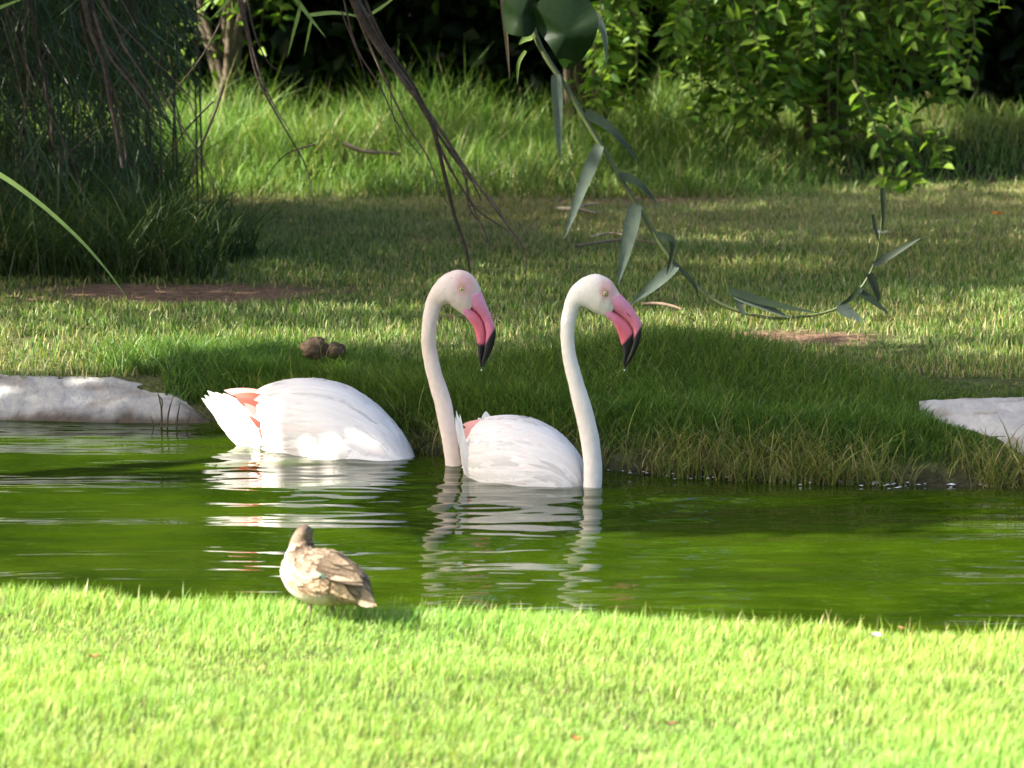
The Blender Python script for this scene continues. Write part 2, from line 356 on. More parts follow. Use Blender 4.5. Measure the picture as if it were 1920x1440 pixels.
x = np.concatenate([R.normal(-1.38, .10, 900), R.uniform(-1.3, -.85, 5000)]); y = np.concatenate([13.36 + R.uniform(0, .35, 900), R.uniform(13.08, 13.55, 5000)])
k = y > 13.2 - .3 * (x + 1.2); x, y = x[k], y[k]
lawn('rim_grass_tuft', 'dark grass tufts growing over the end of the long concrete rim', R, x, y, .06, .13, .0048, [3, 3, 1, .3, 3.5], 3, lean=(.3, 1))
# dry straw fringe at the waterline
n = 9000; x = np.concatenate([R.uniform(.3, 3.2, 8000), R.uniform(-1.0, .3, 1000)]); s = R.uniform(-.07, .10, n); y = y_far(x) + s
kk = R.uniform(size=n) < smooth(.28, .6, fbm(x * 3.5, y * 2, 99)); x, y, s = x[kk], y[kk], s[kk]; n = len(x)
z = np.maximum(gz(x, y), -.02); c = colmix(R, n, [(.34, .31, .11), (.27, .31, .08), (.15, .13, .06), (.45, .38, .2), (.12, .20, .04)], [3, 4, 1.5, 1, 3])
mb = MB(); blades(mb, np.stack([x, y, z], -1), R.uniform(.05, .12, n) * R.choice([1, 1, 1, 1.8], n), R.uniform(.0035, .0065, n), R.normal(-1.57, 1.2, n), R.uniform(.3, 1.1, n), R.uniform(0, 6.28, n), c * .7, c, 4)
mb.build('straw_fringe', M_GRASS, kind='stuff', label='dry straw stems tangled along the waterline of the far bank', cat='dry grass')
# tall grass at the foot of the shrubs
n = 52000; x, y = scatter(R, n, -3.6, 3.8, 19.75, 23.2); k = (y < 22.0) | (x > .9); x, y = x[k], y[k]; n = len(x)
k = R.uniform(size=n) < smooth(2.1, 1.3, x) * .7 + .3 * (y > 20.2); x, y = x[k], y[k]
hm = (.45 + .75 * smooth(19.7, 21.2, y + .9 * (fbm(x * 1.4, y * 1.4, 41) - .5))) * (.55 + .8 * fbm(x * 1.9, y * 1.9, 42)) * (1 - .62 * smooth(1.1, 1.9, x)) * .9
lawn('tall_grass', 'tall lush sunlit grass growing wild below the shrubs', R, x, y, .2, .42, .0075, [3, 4, 4, 1.2, 1.2], 3, lean=(.15, 1.0), hmod=hm * np.where(R.uniform(size=len(x)) < .06, 1.5, 1.0))
# undergrowth on the left, blade colour darkened to deepen its shade
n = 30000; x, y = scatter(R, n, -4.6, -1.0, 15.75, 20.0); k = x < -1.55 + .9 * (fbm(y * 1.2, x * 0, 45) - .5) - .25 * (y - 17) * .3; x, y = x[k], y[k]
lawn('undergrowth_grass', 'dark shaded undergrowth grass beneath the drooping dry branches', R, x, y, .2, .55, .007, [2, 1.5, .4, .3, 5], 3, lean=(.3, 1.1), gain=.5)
# ------------------------------------------------------------------ birds
def feather(mb, base, tip, w, up, col, col2=None, curl=.12, n=7):
    """one vane: pointed oval with a raised shaft"""
    base = np.asarray(base, float); tip = np.asarray(tip, float); d = tip - base; L = np.linalg.norm(d); d = d / L
    s = nrm(np.cross(d, up)); u = np.cross(s, d); t = np.linspace(0, 1, n)
    prof = np.sin(np.clip(t * .93 + .07, 0, 1) ** .75 * math.pi) ** .7; prof[-1] = .04
    mid = base + d * (L * t)[:, None] + u * (curl * L * (np.sin(t * math.pi) * .6 - t * t * .25))[:, None]
    a = mid - s * (w * prof)[:, None] - u * (.08 * w * prof)[:, None]; b = mid + s * (w * prof)[:, None] - u * (.08 * w * prof)[:, None]
    v = np.stack([a, mid, b], 1); c = np.asarray(col, float); c2 = c if col2 is None else np.asarray(col2, float)
    tt = (t ** 1.5)[:, None, None]; cc = np.broadcast_to(c * (1 - tt) + c2 * tt, (n, 3, 3)).copy()
    mb.add(v, grid_faces(n, 3, False), None, cc.reshape(-1, 3))
def surf(I, t, ph, lift=0.0):
    T_ = I['t']; ip = lambda q: np.stack([np.interp(t, T_, q[:, k]) for k in range(3)], -1)
    c, v, s = ip(I['c']), ip(I['v']), ip(I['side'])
    p = c + v * np.cos(ph)[:, None] + s * np.sin(ph)[:, None]
    nn = nrm(v * (np.cos(ph) / np.sum(v * v, -1))[:, None] + s * (np.sin(ph) / np.sum(s * s, -1))[:, None])
    return p + nn * lift, nn, nrm(ip(I['tg']))
def plumage(mb, I, R, n, t0, t1, L, W, colf, droop=.25, lift=.004, phr=2.3, zmin=-.03, tmin=.5):
    t = np.sort(R.uniform(t0, t1, n))[::-1]; ph = R.uniform(-phr, phr, n); l = R.uniform(*L, n); w = R.uniform(*W, n); m = 6; u = np.linspace(0, 1, m)
    step = np.linalg.norm(np.gradient(I['c'], axis=0), axis=1) / np.gradient(I['t'])
    prof = np.sin(np.clip(u * .9 + .1, 0, 1) ** .7 * math.pi) ** .7; prof[-1] = .06
    for i in range(n):
        dl = l[i] / step[np.clip(np.searchsorted(I['t'], t[i]), 0, len(step) - 1)]; tt = np.maximum(t[i] - dl * u, tmin)
        if tt[-1] - tt[-2] >= -1e-6: continue
        pp = ph[i] + np.sign(ph[i]) * droop * dl * u * .35 + R.normal(0, .05) * u
        p, nn, tg = surf(I, tt, pp, lift); p = p + nn * (lift * (.3 + 1.6 * u ** 2))[:, None]
        if p[:, 2].min() < zmin: continue
        sd = nrm(np.cross(tg, nn)) * (w[i] * prof)[:, None]; c, c2 = colf(R, t[i], ph[i], p[0])
        v = np.stack([p - sd - nn * lift * .8, p, p + sd - nn * lift * .8], 1); k = (u ** 1.5)[:, None, None]
        mb.add(v, grid_faces(m, 3, False), None, np.broadcast_to(np.asarray(c) * (1 - k) + np.asarray(c2) * k, (m, 3, 3)).reshape(-1, 3))

def flamingo(label, body, upper, lower, eye, nostril, tails, pinks, neckcol, headcol, seed, nb, bill_dark, drop):
    R = np.random.RandomState(seed)
    c0 = P(body[4][0], body[4][1], body[4][4]); root = thing('flamingo', label, 'flamingo', (c0[0], c0[1], 0.0), 'flamingos wading in the pond')
    nsec = len(body)
    def bcol(v, t, ph):
        px, py = toPX(v); n = fbm(px * .06, py * .02, seed)
        k = smooth(nb, nb + 2, t)[:, None]; hd = smooth(nsec - 6, nsec - 4, t)[:, None]
        c = np.array([.87, .83, .79]) * (1 - k) + np.array(neckcol) * k
        c = c * (1 - hd) + np.array(headcol) * hd
        ex, ey = eye; r = np.hypot(px - ex - 7, (py - ey) * .8 + 4)
        f = (smooth(27, 8, r) * smooth(nsec - 6, nsec - 4, t))[:, None]        # rosy face
        c = c * (1 - f) + np.array([.74, .42, .40]) * f
        r2 = np.hypot(px - ex, py - ey); g = (smooth(11, 6, r2) * smooth(nsec - 6, nsec - 4, t))[:, None]
        c = c * (1 - g * .7) + np.array([.50, .30, .17]) * g * .7
        return c * (.95 + .09 * n)[:, None]
    mb, I = loft(body, 7, 32, bcol, rough=.0035); bo = mb.build('body', M_PLUME, root)
    # contour feathers and long scapulars
    pm = MB()
    def cf(R, t, ph, p):
        k = R.uniform(.93, 1.04); c = np.array([.87, .83, .79]) * k
        if R.uniform() < .12: c = c * np.array([1.0, .95, .945])
        if R.uniform() < .12: c = c * R.uniform(.78, .93)
        return c, c * 1.03
    plumage(pm, I, R, 620, 1.4, nb - 1.0, (.06, .11), (.009, .016), cf, .5, .0016)
    plumage(pm, I, R, 130, 1.8, nb - 3.6, (.15, .26), (.012, .019), cf, .6, .0026, 1.7)
    pm.build('contour_feathers', M_FEATHER, root, kind='stuff')
    for (bx, by, tx, ty, D, w, col) in tails + pinks:
        m = MB(); b_, t_ = P(bx, by, D), P(tx, ty, D + R.normal(0, .012)); wm = w / (F_PX / D) * .5
        c = np.array(col) * R.uniform(.95, 1.03); feather(m, b_, t_, wm, np.array([0, -1, .35]) + R.normal(0, .25, 3), c, c * (1.02, 1.04, 1.04), .10, 9)
        m.build('tail_feather' if col[1] > .6 else 'pink_covert', M_FEATHER, root)
    # bill
    def ucol(v, t, ph):
        px, py = toPX(v); ln = bill_dark[0]; k = smooth(-3, 5, (py - ln[1]) - (ln[0] - px) * ln[2])[:, None]
        g = smooth(3, 0, t)[:, None]; k = np.maximum(k, (smooth(-.86, -.97, np.cos(ph)) * .85 * smooth(.3, 1.2, t))[:, None])  # crevice shade between the mandibles painted along the mouth edge
        c = np.array([.70, .20, .30]) * (1 - g) + np.array([.72, .28, .40]) * g
        return c * (1 - k) + np.array([.012, .011, .013]) * k
    def lcol(v, t, ph):
        px, py = toPX(v); ln = bill_dark[1]; k = smooth(-3, 3, (py - ln[1]) - (ln[0] - px) * ln[2])[:, None]
        g = smooth(2.5, 0, t)[:, None]
        c = np.array([.78, .16, .22]) * (1 - g) + np.array([.72, .28, .40]) * g
        return c * (1 - k) + np.array([.012, .011, .013]) * k
    wk = [1.38, 1.3, 1.12] + [1.0] * 20
    upper = [(a_, b_, c_ - 2.2 * (1 if i < 3 else .8), d_ + 2.6 * (1 if i < 5 else .3), e_, f_ * wk[i]) for i, (a_, b_, c_, d_, e_, f_) in enumerate(upper)]
    lower = [(a_, b_, c_, d_, e_, f_ * wk[i]) for i, (a_, b_, c_, d_, e_, f_) in enumerate(lower)]
    bl, _ = loft(upper, 6, 24, ucol); ub = bl.build('upper_bill', M_BILL, root)
    bl, _ = loft(lower, 6, 24, lcol); lb = bl.build('lower_bill', M_BILL, root)
    # eyes on both sides of the head: ring, iris, pupil
    D = body[-3][4]; hw = body[-4][5]
    for sgn in (-1, 1):
        ec = P(eye[0], eye[1], D) + np.array([0, sgn * hw * .90, 0]); nrmv = nrm(np.array([.1, sgn, .08]))
        def disc(name, r, off, bulge, col, parent, mat):
            s = nrm(np.cross(nrmv, [0, 0, 1])); u = np.cross(s, nrmv); m = MB(); k = 20; a = np.arange(k) / k * 6.283; V = []
            for q in np.linspace(0, 1, 5)[1:]:
                V.append(ec + nrmv * (off + bulge * math.sqrt(max(0, 1 - q * q))) + r * q * (s * np.cos(a)[:, None] + u * np.sin(a)[:, None]))
            V = np.concatenate(V + [(ec + nrmv * (off + bulge))[None]])
            m.add(V, grid_faces(4, k), [[i, (i + 1) % k, 4 * k] for i in range(k)], col); return m.build(name, mat, parent)
        e = disc('eye', .0100, .001, .0028, (.34, .19, .12), root, M_EYE)
        disc('iris', .0068, .0026, .0022, (.62, .56, .24), e, M_EYE); disc('pupil', .0031, .0042, .0010, (.008, .008, .008), e, M_EYE)
    m = MB(); pts = [P(x_, y_, D) + np.array([0, -s_, 0]) for x_, y_, s_ in nostril]
    tube(m, pts, [.0006, .0016, .0014, .0005], 6, (.10, .03, .05)); m.build('nostril', M_BILL, ub)
    # water drop at the bill tip
    m = MB(); c = P(drop[0], drop[1], D); th = np.linspace(0, math.pi, 7); a = np.arange(10) / 10 * 6.283
    v = np.stack([np.outer(np.sin(th), np.cos(a)) * .0022, np.outer(np.sin(th), np.sin(a)) * .0022, np.outer(np.cos(th), np.ones(10)) * .0032], -1) + c
    m.add(v, grid_faces(7, 10), None, (.7, .75, .8)).build('water_drop', M_DROP, root)
    return root, I

W_ = (.87, .83, .79); PK = (.84, .42, .38); RD = (.80, .16, .12)
left_body = [(455, 752, 468, 800, 12.76, .03), (490, 732, 490, 845, 12.73, .09), (530, 715, 512, 880, 12.67, .145), (585, 710, 560, 900, 12.58, .175),
    (640, 724, 610, 925, 12.50, .185), (690, 757, 650, 945, 12.42, .175), (735, 805, 690, 960, 12.34, .145), (763, 858, 730, 970, 12.27, .105),
    (786, 912, 775, 985, 12.21, .07), (815, 928, 825, 992, 12.17, .045), (833, 912, 868, 962, 12.15, .033), (835, 880, 870, 898, 12.14, .031),
    (831, 840, 861, 843, 12.14, .029), (815, 760, 846, 752, 12.14, .027), (800, 705, 829, 700, 12.14, .0255), (791, 657, 819, 654, 12.14, .025),
    (790, 620, 818, 622, 12.13, .025), (794, 585, 821, 596, 12.13, .025), (802, 556, 829, 576, 12.13, .026), (816, 531, 840, 569, 12.12, .031),
    (836, 513, 850, 577, 12.12, .038), (860, 506, 860, 584, 12.12, .040), (882, 513, 867, 589, 12.12, .036), (895, 528, 870, 591, 12.12, .030), (903, 547, 872, 592, 12.12, .021)]
left_up = [(902, 545, 866, 556, 12.12, .021), (909, 562, 879, 570, 12.12, .0205), (916, 580, 895, 583, 12.12, .019), (923, 597, 905, 596, 12.12, .0175), (928, 612, 910, 611, 12.12, .016),
    (930, 625, 911.5, 627, 12.12, .0145), (926.5, 645, 909.5, 645, 12.12, .0125), (919, 664, 907, 661, 12.12, .0095), (911, 679, 904.5, 675, 12.12, .0065), (904, 689, 902.5, 687, 12.12, .002)]
left_lo = [(866, 560, 871, 592, 12.12, .0195), (878, 573, 878, 600, 12.12, .020), (893, 585.5, 885, 609, 12.12, .020), (903, 598, 890, 621, 12.12, .0185), (908.3, 613, 893, 634, 12.12, .0165),
    (909.8, 629, 895, 645, 12.12, .0145), (908, 646, 896, 656, 12.12, .012), (905.5, 662, 897, 667, 12.12, .009), (903.5, 675, 899, 679, 12.12, .006), (902.5, 686, 901.5, 687.5, 12.12, .002)]
left_tails = [(488, 842, 379, 746, 12.66, 34, W_), (484, 836, 384, 741, 12.64, 34, W_), (480, 820, 390, 732, 12.66, 36, W_), (482, 812, 404, 736, 12.63, 38, W_), (480, 800, 418, 738, 12.65, 36, W_),
    (484, 790, 430, 745, 12.62, 32, W_), (490, 846, 398, 772, 12.60, 36, W_), (494, 846, 408, 790, 12.58, 36, W_), (496, 848, 420, 806, 12.57, 34, W_), (500, 850, 438, 828, 12.57, 30, W_),
    (486, 815, 412, 750, 12.58, 40, W_), (490, 830, 405, 762, 12.57, 40, W_), (492, 835, 430, 770, 12.555, 40, W_), (494, 840, 440, 790, 12.55, 36, W_), (500, 846, 455, 812, 12.54, 30, W_)]
left_pinks = [(505, 745, 420, 732, 12.66, 24, PK), (510, 752, 436, 740, 12.60, 20, RD), (500, 770, 444, 748, 12.56, 22, RD), (498, 788, 458, 756, 12.545, 18, PK), (500, 812, 466, 778, 12.50, 12, RD), (506, 838, 484, 800, 12.48, 13, RD)]
flamingo('pinkish necked flamingo side on, body behind, bright white tail feathers raised', left_body, left_up, left_lo, (865.5, 540), [(900, 574, .0195), (904, 579, .0195), (908, 585, .0185), (911, 591, .0165)], left_tails, left_pinks,
    (.80, .66, .58), (.78, .62, .54), 5, 9, ((928, 613, 1.7), (897, 644, -.15)), (902.5, 694))

right_body = [(902, 806, 897, 862, 12.22, .03), (916, 789, 907, 900, 12.14, .08), (942, 780, 926, 930, 12.05, .135), (973, 781, 956, 960, 11.97, .165),
    (1008, 795, 985, 985, 11.90, .168), (1038, 816, 1010, 1005, 11.84, .15), (1066, 843, 1035, 1015, 11.79, .12), (1084, 878, 1062, 1020, 11.75, .09),
    (1091, 918, 1085, 1020, 11.73, .065), (1094, 938, 1110, 1000, 11.71, .045), (1094, 938, 1126, 960, 11.70, .034), (1094, 915, 1128, 918, 11.70, .031),
    (1094, 872, 1129, 870, 11.70, .030), (1088, 822, 1122, 815, 11.70, .0285), (1077, 770, 1110, 763, 11.70, .0275), (1065, 718, 1093, 712, 11.70, .0255), (1055, 675, 1082, 673, 11.70, .0245), (1051.5, 640, 1077, 642, 11.70, .0235),
    (1051, 612, 1077, 616, 11.70, .0235), (1055, 583, 1081, 597, 11.70, .0245), (1062, 556, 1088, 577, 11.70, .027), (1076, 534, 1099, 578, 11.70, .032), (1096, 519, 1114, 586, 11.70, .038),
    (1119, 514, 1127, 591, 11.70, .040), (1142, 523, 1135, 594, 11.70, .035), (1154, 537, 1138, 595, 11.70, .029), (1163, 552, 1140, 596, 11.70, .021)]
right_up = [(1162, 550, 1132, 566, 11.70, .021), (1172, 560, 1147, 577, 11.70, .0205), (1184, 574, 1164, 588, 11.70, .019), (1194, 589, 1177, 599, 11.70, .0175), (1201, 603, 1186, 611, 11.70, .016),
    (1204, 617, 1189, 624, 11.70, .0145), (1200, 640, 1187, 641, 11.70, .0125), (1191, 662, 1182, 659, 11.70, .0095), (1182, 678, 1176, 674, 11.70, .0065), (1173, 689, 1171.5, 687, 11.70, .002)]
right_lo = [(1132, 570, 1139, 596, 11.70, .0195), (1146, 580, 1149, 606, 11.70, .020), (1162, 591, 1156, 619, 11.70, .020), (1175, 602, 1161, 633, 11.70, .0185), (1183.5, 614, 1165, 645, 11.70, .0165),
    (1187, 626, 1167, 655, 11.70, .0145), (1185, 642, 1168, 664, 11.70, .012), (1180, 659, 1168, 673, 11.70, .009), (1175, 673, 1169, 681, 11.70, .006), (1172, 686, 1170.5, 687.5, 11.70, .002)]
right_tails = [(877, 893, 856, 770, 11.96, 15, W_), (875, 888, 862, 778, 11.95, 14, W_), (880, 897, 866, 806, 11.94, 14, W_), (872, 862, 853, 782, 11.97, 9, W_), (884, 900, 868, 830, 11.93, 14, W_), (912, 800, 911, 771, 12.2, 20, W_), (905, 796, 897, 783, 12.22, 12, W_)]
right_pinks = [(925, 800, 867, 796, 12.10, 24, PK), (925, 808, 867, 806, 12.05, 26, PK), (912, 838, 868, 808, 12.02, 30, PK), (910, 850, 871, 826, 12.0, 28, RD), (905, 878, 872, 842, 11.98, 26, RD), (900, 885, 874, 862, 11.97, 22, RD)]
flamingo('cream white necked flamingo with folded wings whose breast touches its neck', right_body, right_up, right_lo, (1134, 548), [(1168, 579, .0195), (1174, 585, .0190), (1179, 590, .0185), (1184, 595, .0165)], right_tails, right_pinks,
    (.86, .78, .70), (.84, .75, .65), 9, 9, ((1203, 609, 1.6), (1167, 646, 1.1)), (1171, 694))

# duck
def duck():
    R = np.random.RandomState(3)
    sec = [(704, 1131, 700, 1139, 8.97, .004), (693, 1114, 686, 1139, 8.98, .022), (678, 1084, 662, 1134, 9, .05), (656, 1058, 640, 1134, 9.03, .066), (631, 1038, 612, 1136, 9.05, .076),
        (607, 1031, 580, 1131, 9.07, .078), (593, 1031, 551, 1114, 9.09, .072), (588, 1029, 535, 1093, 9.1, .061), (586.5, 1025, 529, 1070, 9.11, .052), (586, 1018, 534, 1047, 9.115, .041), (586, 1009, 541, 1028, 9.12, .033),
        (586.5, 1001, 545, 1012, 9.12, .030), (585, 993, 552, 999, 9.12, .029), (579, 986.5, 559, 989, 9.12, .024), (571, 983.5, 566, 985, 9.12, .010)]
    g = P(600, 1146, 9.05); root = thing('duck', 'small mottled brown duck standing on the near lawn, looking away over the pond', 'duck', (g[0], g[1], gz(g[0], g[1]) * 1.0))
    def bc(v, t, ph):
        px, py = toPX(v); n = vnoise(px * .35, py * .35, 7); n2 = vnoise(px * .12, py * .22, 9)
        dk = np.array([.07, .045, .03]); bf = np.array([.36, .26, .18]); wh = np.array([.66, .58, .48])
        belly = smooth(-.1, -.75, np.cos(ph))[:, None] * smooth(2, 5, t)[:, None] * smooth(11, 9, t)[:, None]  # cream breast and belly, the sun's glare put into the colour
        c = bf + (dk - bf) * smooth(.3, .7, n)[:, None] * .8
        hd = smooth(9.0, 11, t)[:, None]; hc = np.array([.17, .125, .09]) * (.75 + .5 * n2)[:, None]
        c = c * (1 - hd) + hc * hd
        st = (smooth(12, 13.5, t))[:, None]; c = c * (1 - .5 * st)
        return c * (1 - belly) + wh * belly
    mb, I = loft(sec, 6, 28, bc); mb.build('body', M_DUCK, root)
    pm = MB()
    def cf(R, t, ph, p):
        back = math.cos(ph) > .25; c = np.array([.055, .038, .026]) if back else np.array([.22, .13, .075]); c = c * R.uniform(.7, 1.3)
        return c * .75, np.array([.50, .38, .26]) * R.uniform(.8, 1.15) if not back else np.array([.30, .22, .155]) * R.uniform(.6, 1.3)
    plumage(pm, I, R, 420, 1.6, 9.2, (.026, .042), (.007, .0105), cf, .1, .0018, 2.0, -1, .3)
    pm.build('contour_feathers', M_DUCK, root, kind='stuff')
    def fe(name, b, t, D, w, c, c2, parent=root):
        m = MB(); feather(m, P(b[0], b[1], D), P(t[0], t[1], D + .02 * (1 if t[0] < b[0] else -1)), w, (-.15, -1, .45), c, c2, .08, 8); return m.build(name, M_DUCK, parent)
    wing = MB(); br = (.07, .05, .034); bu = (.30, .22, .155)
    I2 = [(600, 1052, 650, 1066), (598, 1060, 660, 1078), (602, 1068, 668, 1086), (608, 1074, 676, 1092), (612, 1046, 655, 1058), (622, 1044, 664, 1068), (630, 1052, 676, 1084), (625, 1062, 680, 1090), (615, 1078, 682, 1097)]
    feather(wing, P(596, 1058, 8.975), P(684, 1096, 8.95), .028, (-.1, -1, .5), (.075, .053, .035), (.11, .08, .053), .10, 9)
    w = wing.build('wing', M_DUCK, root)
    for i, (a, b, c, d) in enumerate(I2): fe('wing_feather', (a, b), (c, d), 8.962 - .0015 * i, .0105, np.array(br) * R.uniform(.8, 1.3), np.array(bu) * R.uniform(.7, 1.1), w)
    fe('wing_bar', (612, 1082), (672, 1090), 8.95, .006, (.30, .235, .17), (.28, .21, .15), w)
    fe('speculum', (596, 1076), (612, 1083), 8.955, .0055, (.02, .10, .07), (.04, .04, .04), w)
    fe('wing_bar', (582, 1074), (602, 1078), 8.962, .007, (.30, .23, .165), (.26, .2, .14), w)
    for (b, t) in (((672, 1112), (706, 1136)), ((668, 1120), (700, 1138)), ((676, 1104), (702, 1128)), ((672, 1124), (692, 1138))):
        fe('tail_feather', b, t, 8.965, .010, (.24, .17, .11), (.40, .31, .23))
    far = MB(); feather(far, P(600, 1040, 9.16), P(690, 1088, 9.11), .026, (0, 1, .6), (.08, .055, .037), (.12, .085, .055), .1, 9); far.build('wing', M_DUCK, root)
    # bill pointing away from the camera
    m = MB(); b0 = P(566, 1003, 9.145); d = nrm(np.array([-.35, .92, -.12])); s = nrm(np.cross(d, [0, 0, 1])); u = np.cross(s, d); rings = []
    for t, wd, hh in ((0, .012, .011), (.3, .010, .008), (.65, .0105, .005), (.9, .010, .0035), (1, .004, .002)):
        a = np.arange(12) / 12 * 6.283; rings.append(b0 + d * .042 * t + (s * wd * np.cos(a)[:, None] + u * hh * np.sin(a)[:, None]))
    m.add(np.concatenate(rings), grid_faces(5, 12), None, (.06, .06, .055)).build('bill', M_BILL, root)
    for (x_, y_, D) in ((581, 1126, 9.05), (622, 1128, 9.06)):
        top = P(x_, y_, D); zg = gz(top[0], top[1] - .01) + .004
        m = MB(); tube(m, [top + (0, 0, .015), top, (top[0] + .002, top[1] - .004, (top[2] + zg) / 2), (top[0], top[1], zg + .004)], [.008, .006, .0045, .004], 8, (.20, .15, .12))
        leg = m.build('leg', M_DUCK, root)
        f = MB(); k = np.array([[0, 0, .006], [-.022, .026, 0], [-.008, .040, .001], [.010, .040, .001], [.022, .026, 0], [0, -.012, .002]]) + np.array([top[0], top[1], zg]); f.add(np.concatenate([k, k - (0, 0, .003)]), None, [[0, 1, 2], [0, 2, 3], [0, 3, 4], [0, 5, 1], [0, 4, 5], [6, 8, 7], [6, 9, 8], [6, 10, 9]], (.18, .14, .11))
        f.build('webbed_foot', M_DUCK, leg)
    sp = MB()
    for sgn in (-1, 1):
        e = P(567, 996, 9.125) + np.array([sgn * .026, .008, 0]); th = np.linspace(0, math.pi, 6); a = np.arange(8) / 8 * 6.283
        v = np.stack([np.outer(np.sin(th), np.cos(a)), np.outer(np.sin(th), np.sin(a)), np.outer(np.cos(th), np.ones(8))], -1) * .0035 + e
        MB().add(v, grid_faces(6, 8), None, (.01, .008, .006)).build('eye', M_EYE, root)
duck()
# ------------------------------------------------------------------ trees that cast the shade (left of the picture)
def shade_wanted(gx, gy):
    """how leafy the crown is, by where its shadow meets the ground"""
    s = np.zeros_like(gx)
    s = np.maximum(s, smooth(10.7, 11.0, gy) * smooth(13.10, 12.93, gy - .05 * gx) * smooth(-.84, -.72, gx + .1 * (gy - 12.4)))
    s = np.maximum(s, .95 * smooth(12.78, 12.9, gy) * smooth(13.5, 13.35, gy) * smooth(-1.0, -1.1, gx))
    s = np.maximum(s, smooth(14.75, 15.05, gy + .12 * gx) * smooth(17.6, 17.0, gy) * (1 - .75 * smooth(.60, .72, fbm(gx * 1.5 + 3, gy * 2.6, 86))))
    s = np.maximum(s, .55 * smooth(13.0, 13.2, gy) * smooth(20.2, 19.8, gy) * smooth(.3, .6, fbm(gx * 1.6, gy * 2.6, 87)))
    s = np.maximum(s, .6 * smooth(17.2, 17.6, gy) * smooth(20.3, 19.6, gy) * smooth(.25, .7, fbm(gx * 1.2, gy * 2.4, 88)))
    s = np.maximum(s, .65 * smooth(20.0, 20.4, gy) * smooth(22.2, 22.0, gy) * smooth(.40, .62, fbm(gx * 1.1, gy * 1.6, 85))); s = np.maximum(s, smooth(19.9, 20.2, gy) * smooth(3.0, 3.5, gx))
    return s
def grow_tree(name, label, base, crown_c, crown_r, nclump, per, leafL, seed, masked=True, limbs=8, cols=((.045, .10, .02), (.07, .14, .025), (.035, .075, .018)), trunk_r=.16, cat='tree', simple=True, group=None, zlow=None, keep=None):
    R = np.random.RandomState(seed); base = np.array(base, float); cc = np.array(crown_c, float); cr = np.array(crown_r, float)
    t = thing(name, label, cat, tuple(base), group)
    tr = MB(); mid = base * .45 + cc * .55 + R.normal(0, .15, 3)
    tube(tr, [base - (0, 0, .1), base * .8 + mid * .2 + R.normal(0, .05, 3), mid, cc + (0, 0, cr[2] * .3)], [trunk_r * 1.25, trunk_r, trunk_r * .65, trunk_r * .15], 10, (.055, .042, .032)); tk = tr.build('trunk', M_BARK, t)
    d = rdir(R, nclump); rad = R.uniform(.25, 1, nclump) ** .45; cl = cc + d * cr * rad[:, None]
    if zlow is not None: cl[:, 2] = np.maximum(cl[:, 2], zlow)
    for i in range(limbs):
        e = cl[i % nclump]; m = MB(); st = base + (cc - base) * R.uniform(.45, .85); st = mid + (st - mid) * .3
        tube(m, [st, st * .55 + e * .45 + (0, 0, .25), e], [trunk_r * .4, trunk_r * .2, .012], 6, (.055, .042, .032)); m.build('limb', M_BARK, tk)
    n = nclump * per; ci = np.repeat(np.arange(nclump), per); pos = cl[ci] + R.normal(0, 1, (n, 3)) * .22
    if masked:
        gx = pos[:, 0] + (pos[:, 2] - .2) * LD[0] / -LD[2]; gy = pos[:, 1] + (pos[:, 2] - .2) * LD[1] / -LD[2]
        pos = pos[R.uniform(size=n) < shade_wanted(gx, gy)]
    if keep is not None: pos = pos[keep(pos)]
    n = len(pos); dd = nrm(rdir(R, n) + np.array([0, 0, -.5])); L = R.uniform(.7, 1.3, n) * leafL
    m = MB(); leaves(m, pos, dd, rdir(R, n) + np.array([0, 0, 1.0]), L, L * .5, colmix(R, n, cols, [1] * len(cols)), simple); m.build('crown', M_LEAF, t)
    return t
TG = 'shade trees beyond the end of the pond'
grow_tree('shade_tree', 'leafy tree on the bank beyond the end of the pond, shading the flamingos', (-5.8, 10.9, .1), (-4.9, 11.15, 4.2), (1.5, 1.6, 2.2), 240, 95, .14, 21, limbs=8, group=TG)
grow_tree('shade_tree', 'leafy tree behind the pond end, shading the middle of the lawn', (-5.8, 15.1, .2), (-5.0, 14.9, 4.2), (1.5, 1.7, 2.6), 190, 90, .13, 22, limbs=12, group=TG)
grow_tree('shade_tree', 'leafy tree behind the lawn with a thin crown that dapples the dry grass', (-6.2, 18.0, .2), (-5.2, 17.8, 4.3), (1.5, 1.6, 2.4), 150, 80, .13, 23, limbs=12, group=TG)

grow_tree('shade_tree', 'tall leafy tree added past the thicket to shade the dim end of the shrubs', (-6.6, 19.8, .3), (-5.4, 19.6, 6.6), (1.5, 1.4, 1.8), 190, 90, .14, 24, limbs=12, group=TG)  # unseen tree, added for the shade it throws on the right end
# ------------------------------------------------------------------ dark trees behind, with low overhanging crowns
SHR = [(.13, .24, .022), (.17, .28, .028), (.09, .19, .02), (.20, .31, .04), (.07, .16, .018)]
DARK = ((.022, .05, .010), (.03, .07, .012), (.045, .10, .016))  # leaf tones darkened, shade of the hollow under the crowns put into them
for i, (x_, y_, lab) in enumerate(((-4.4, 24.2, 'broad dark tree over the reed thicket at the back'), (-1.3, 24.6, 'broad dark tree behind the tall grass'), (1.9, 24.4, 'broad dark tree behind the leafy shrub'), (4.9, 24.0, 'broad dark tree at the dim end of the shrubs'))):
    grow_tree('background_tree', lab, (x_, y_ + .8, .5), (x_, y_, 4.7), (2.3, 2.0, 3.5), 150, 210, .17, 40 + i, masked=False, limbs=12, cols=SHR, trunk_r=.2, zlow=1.75, group='broad trees at the back')
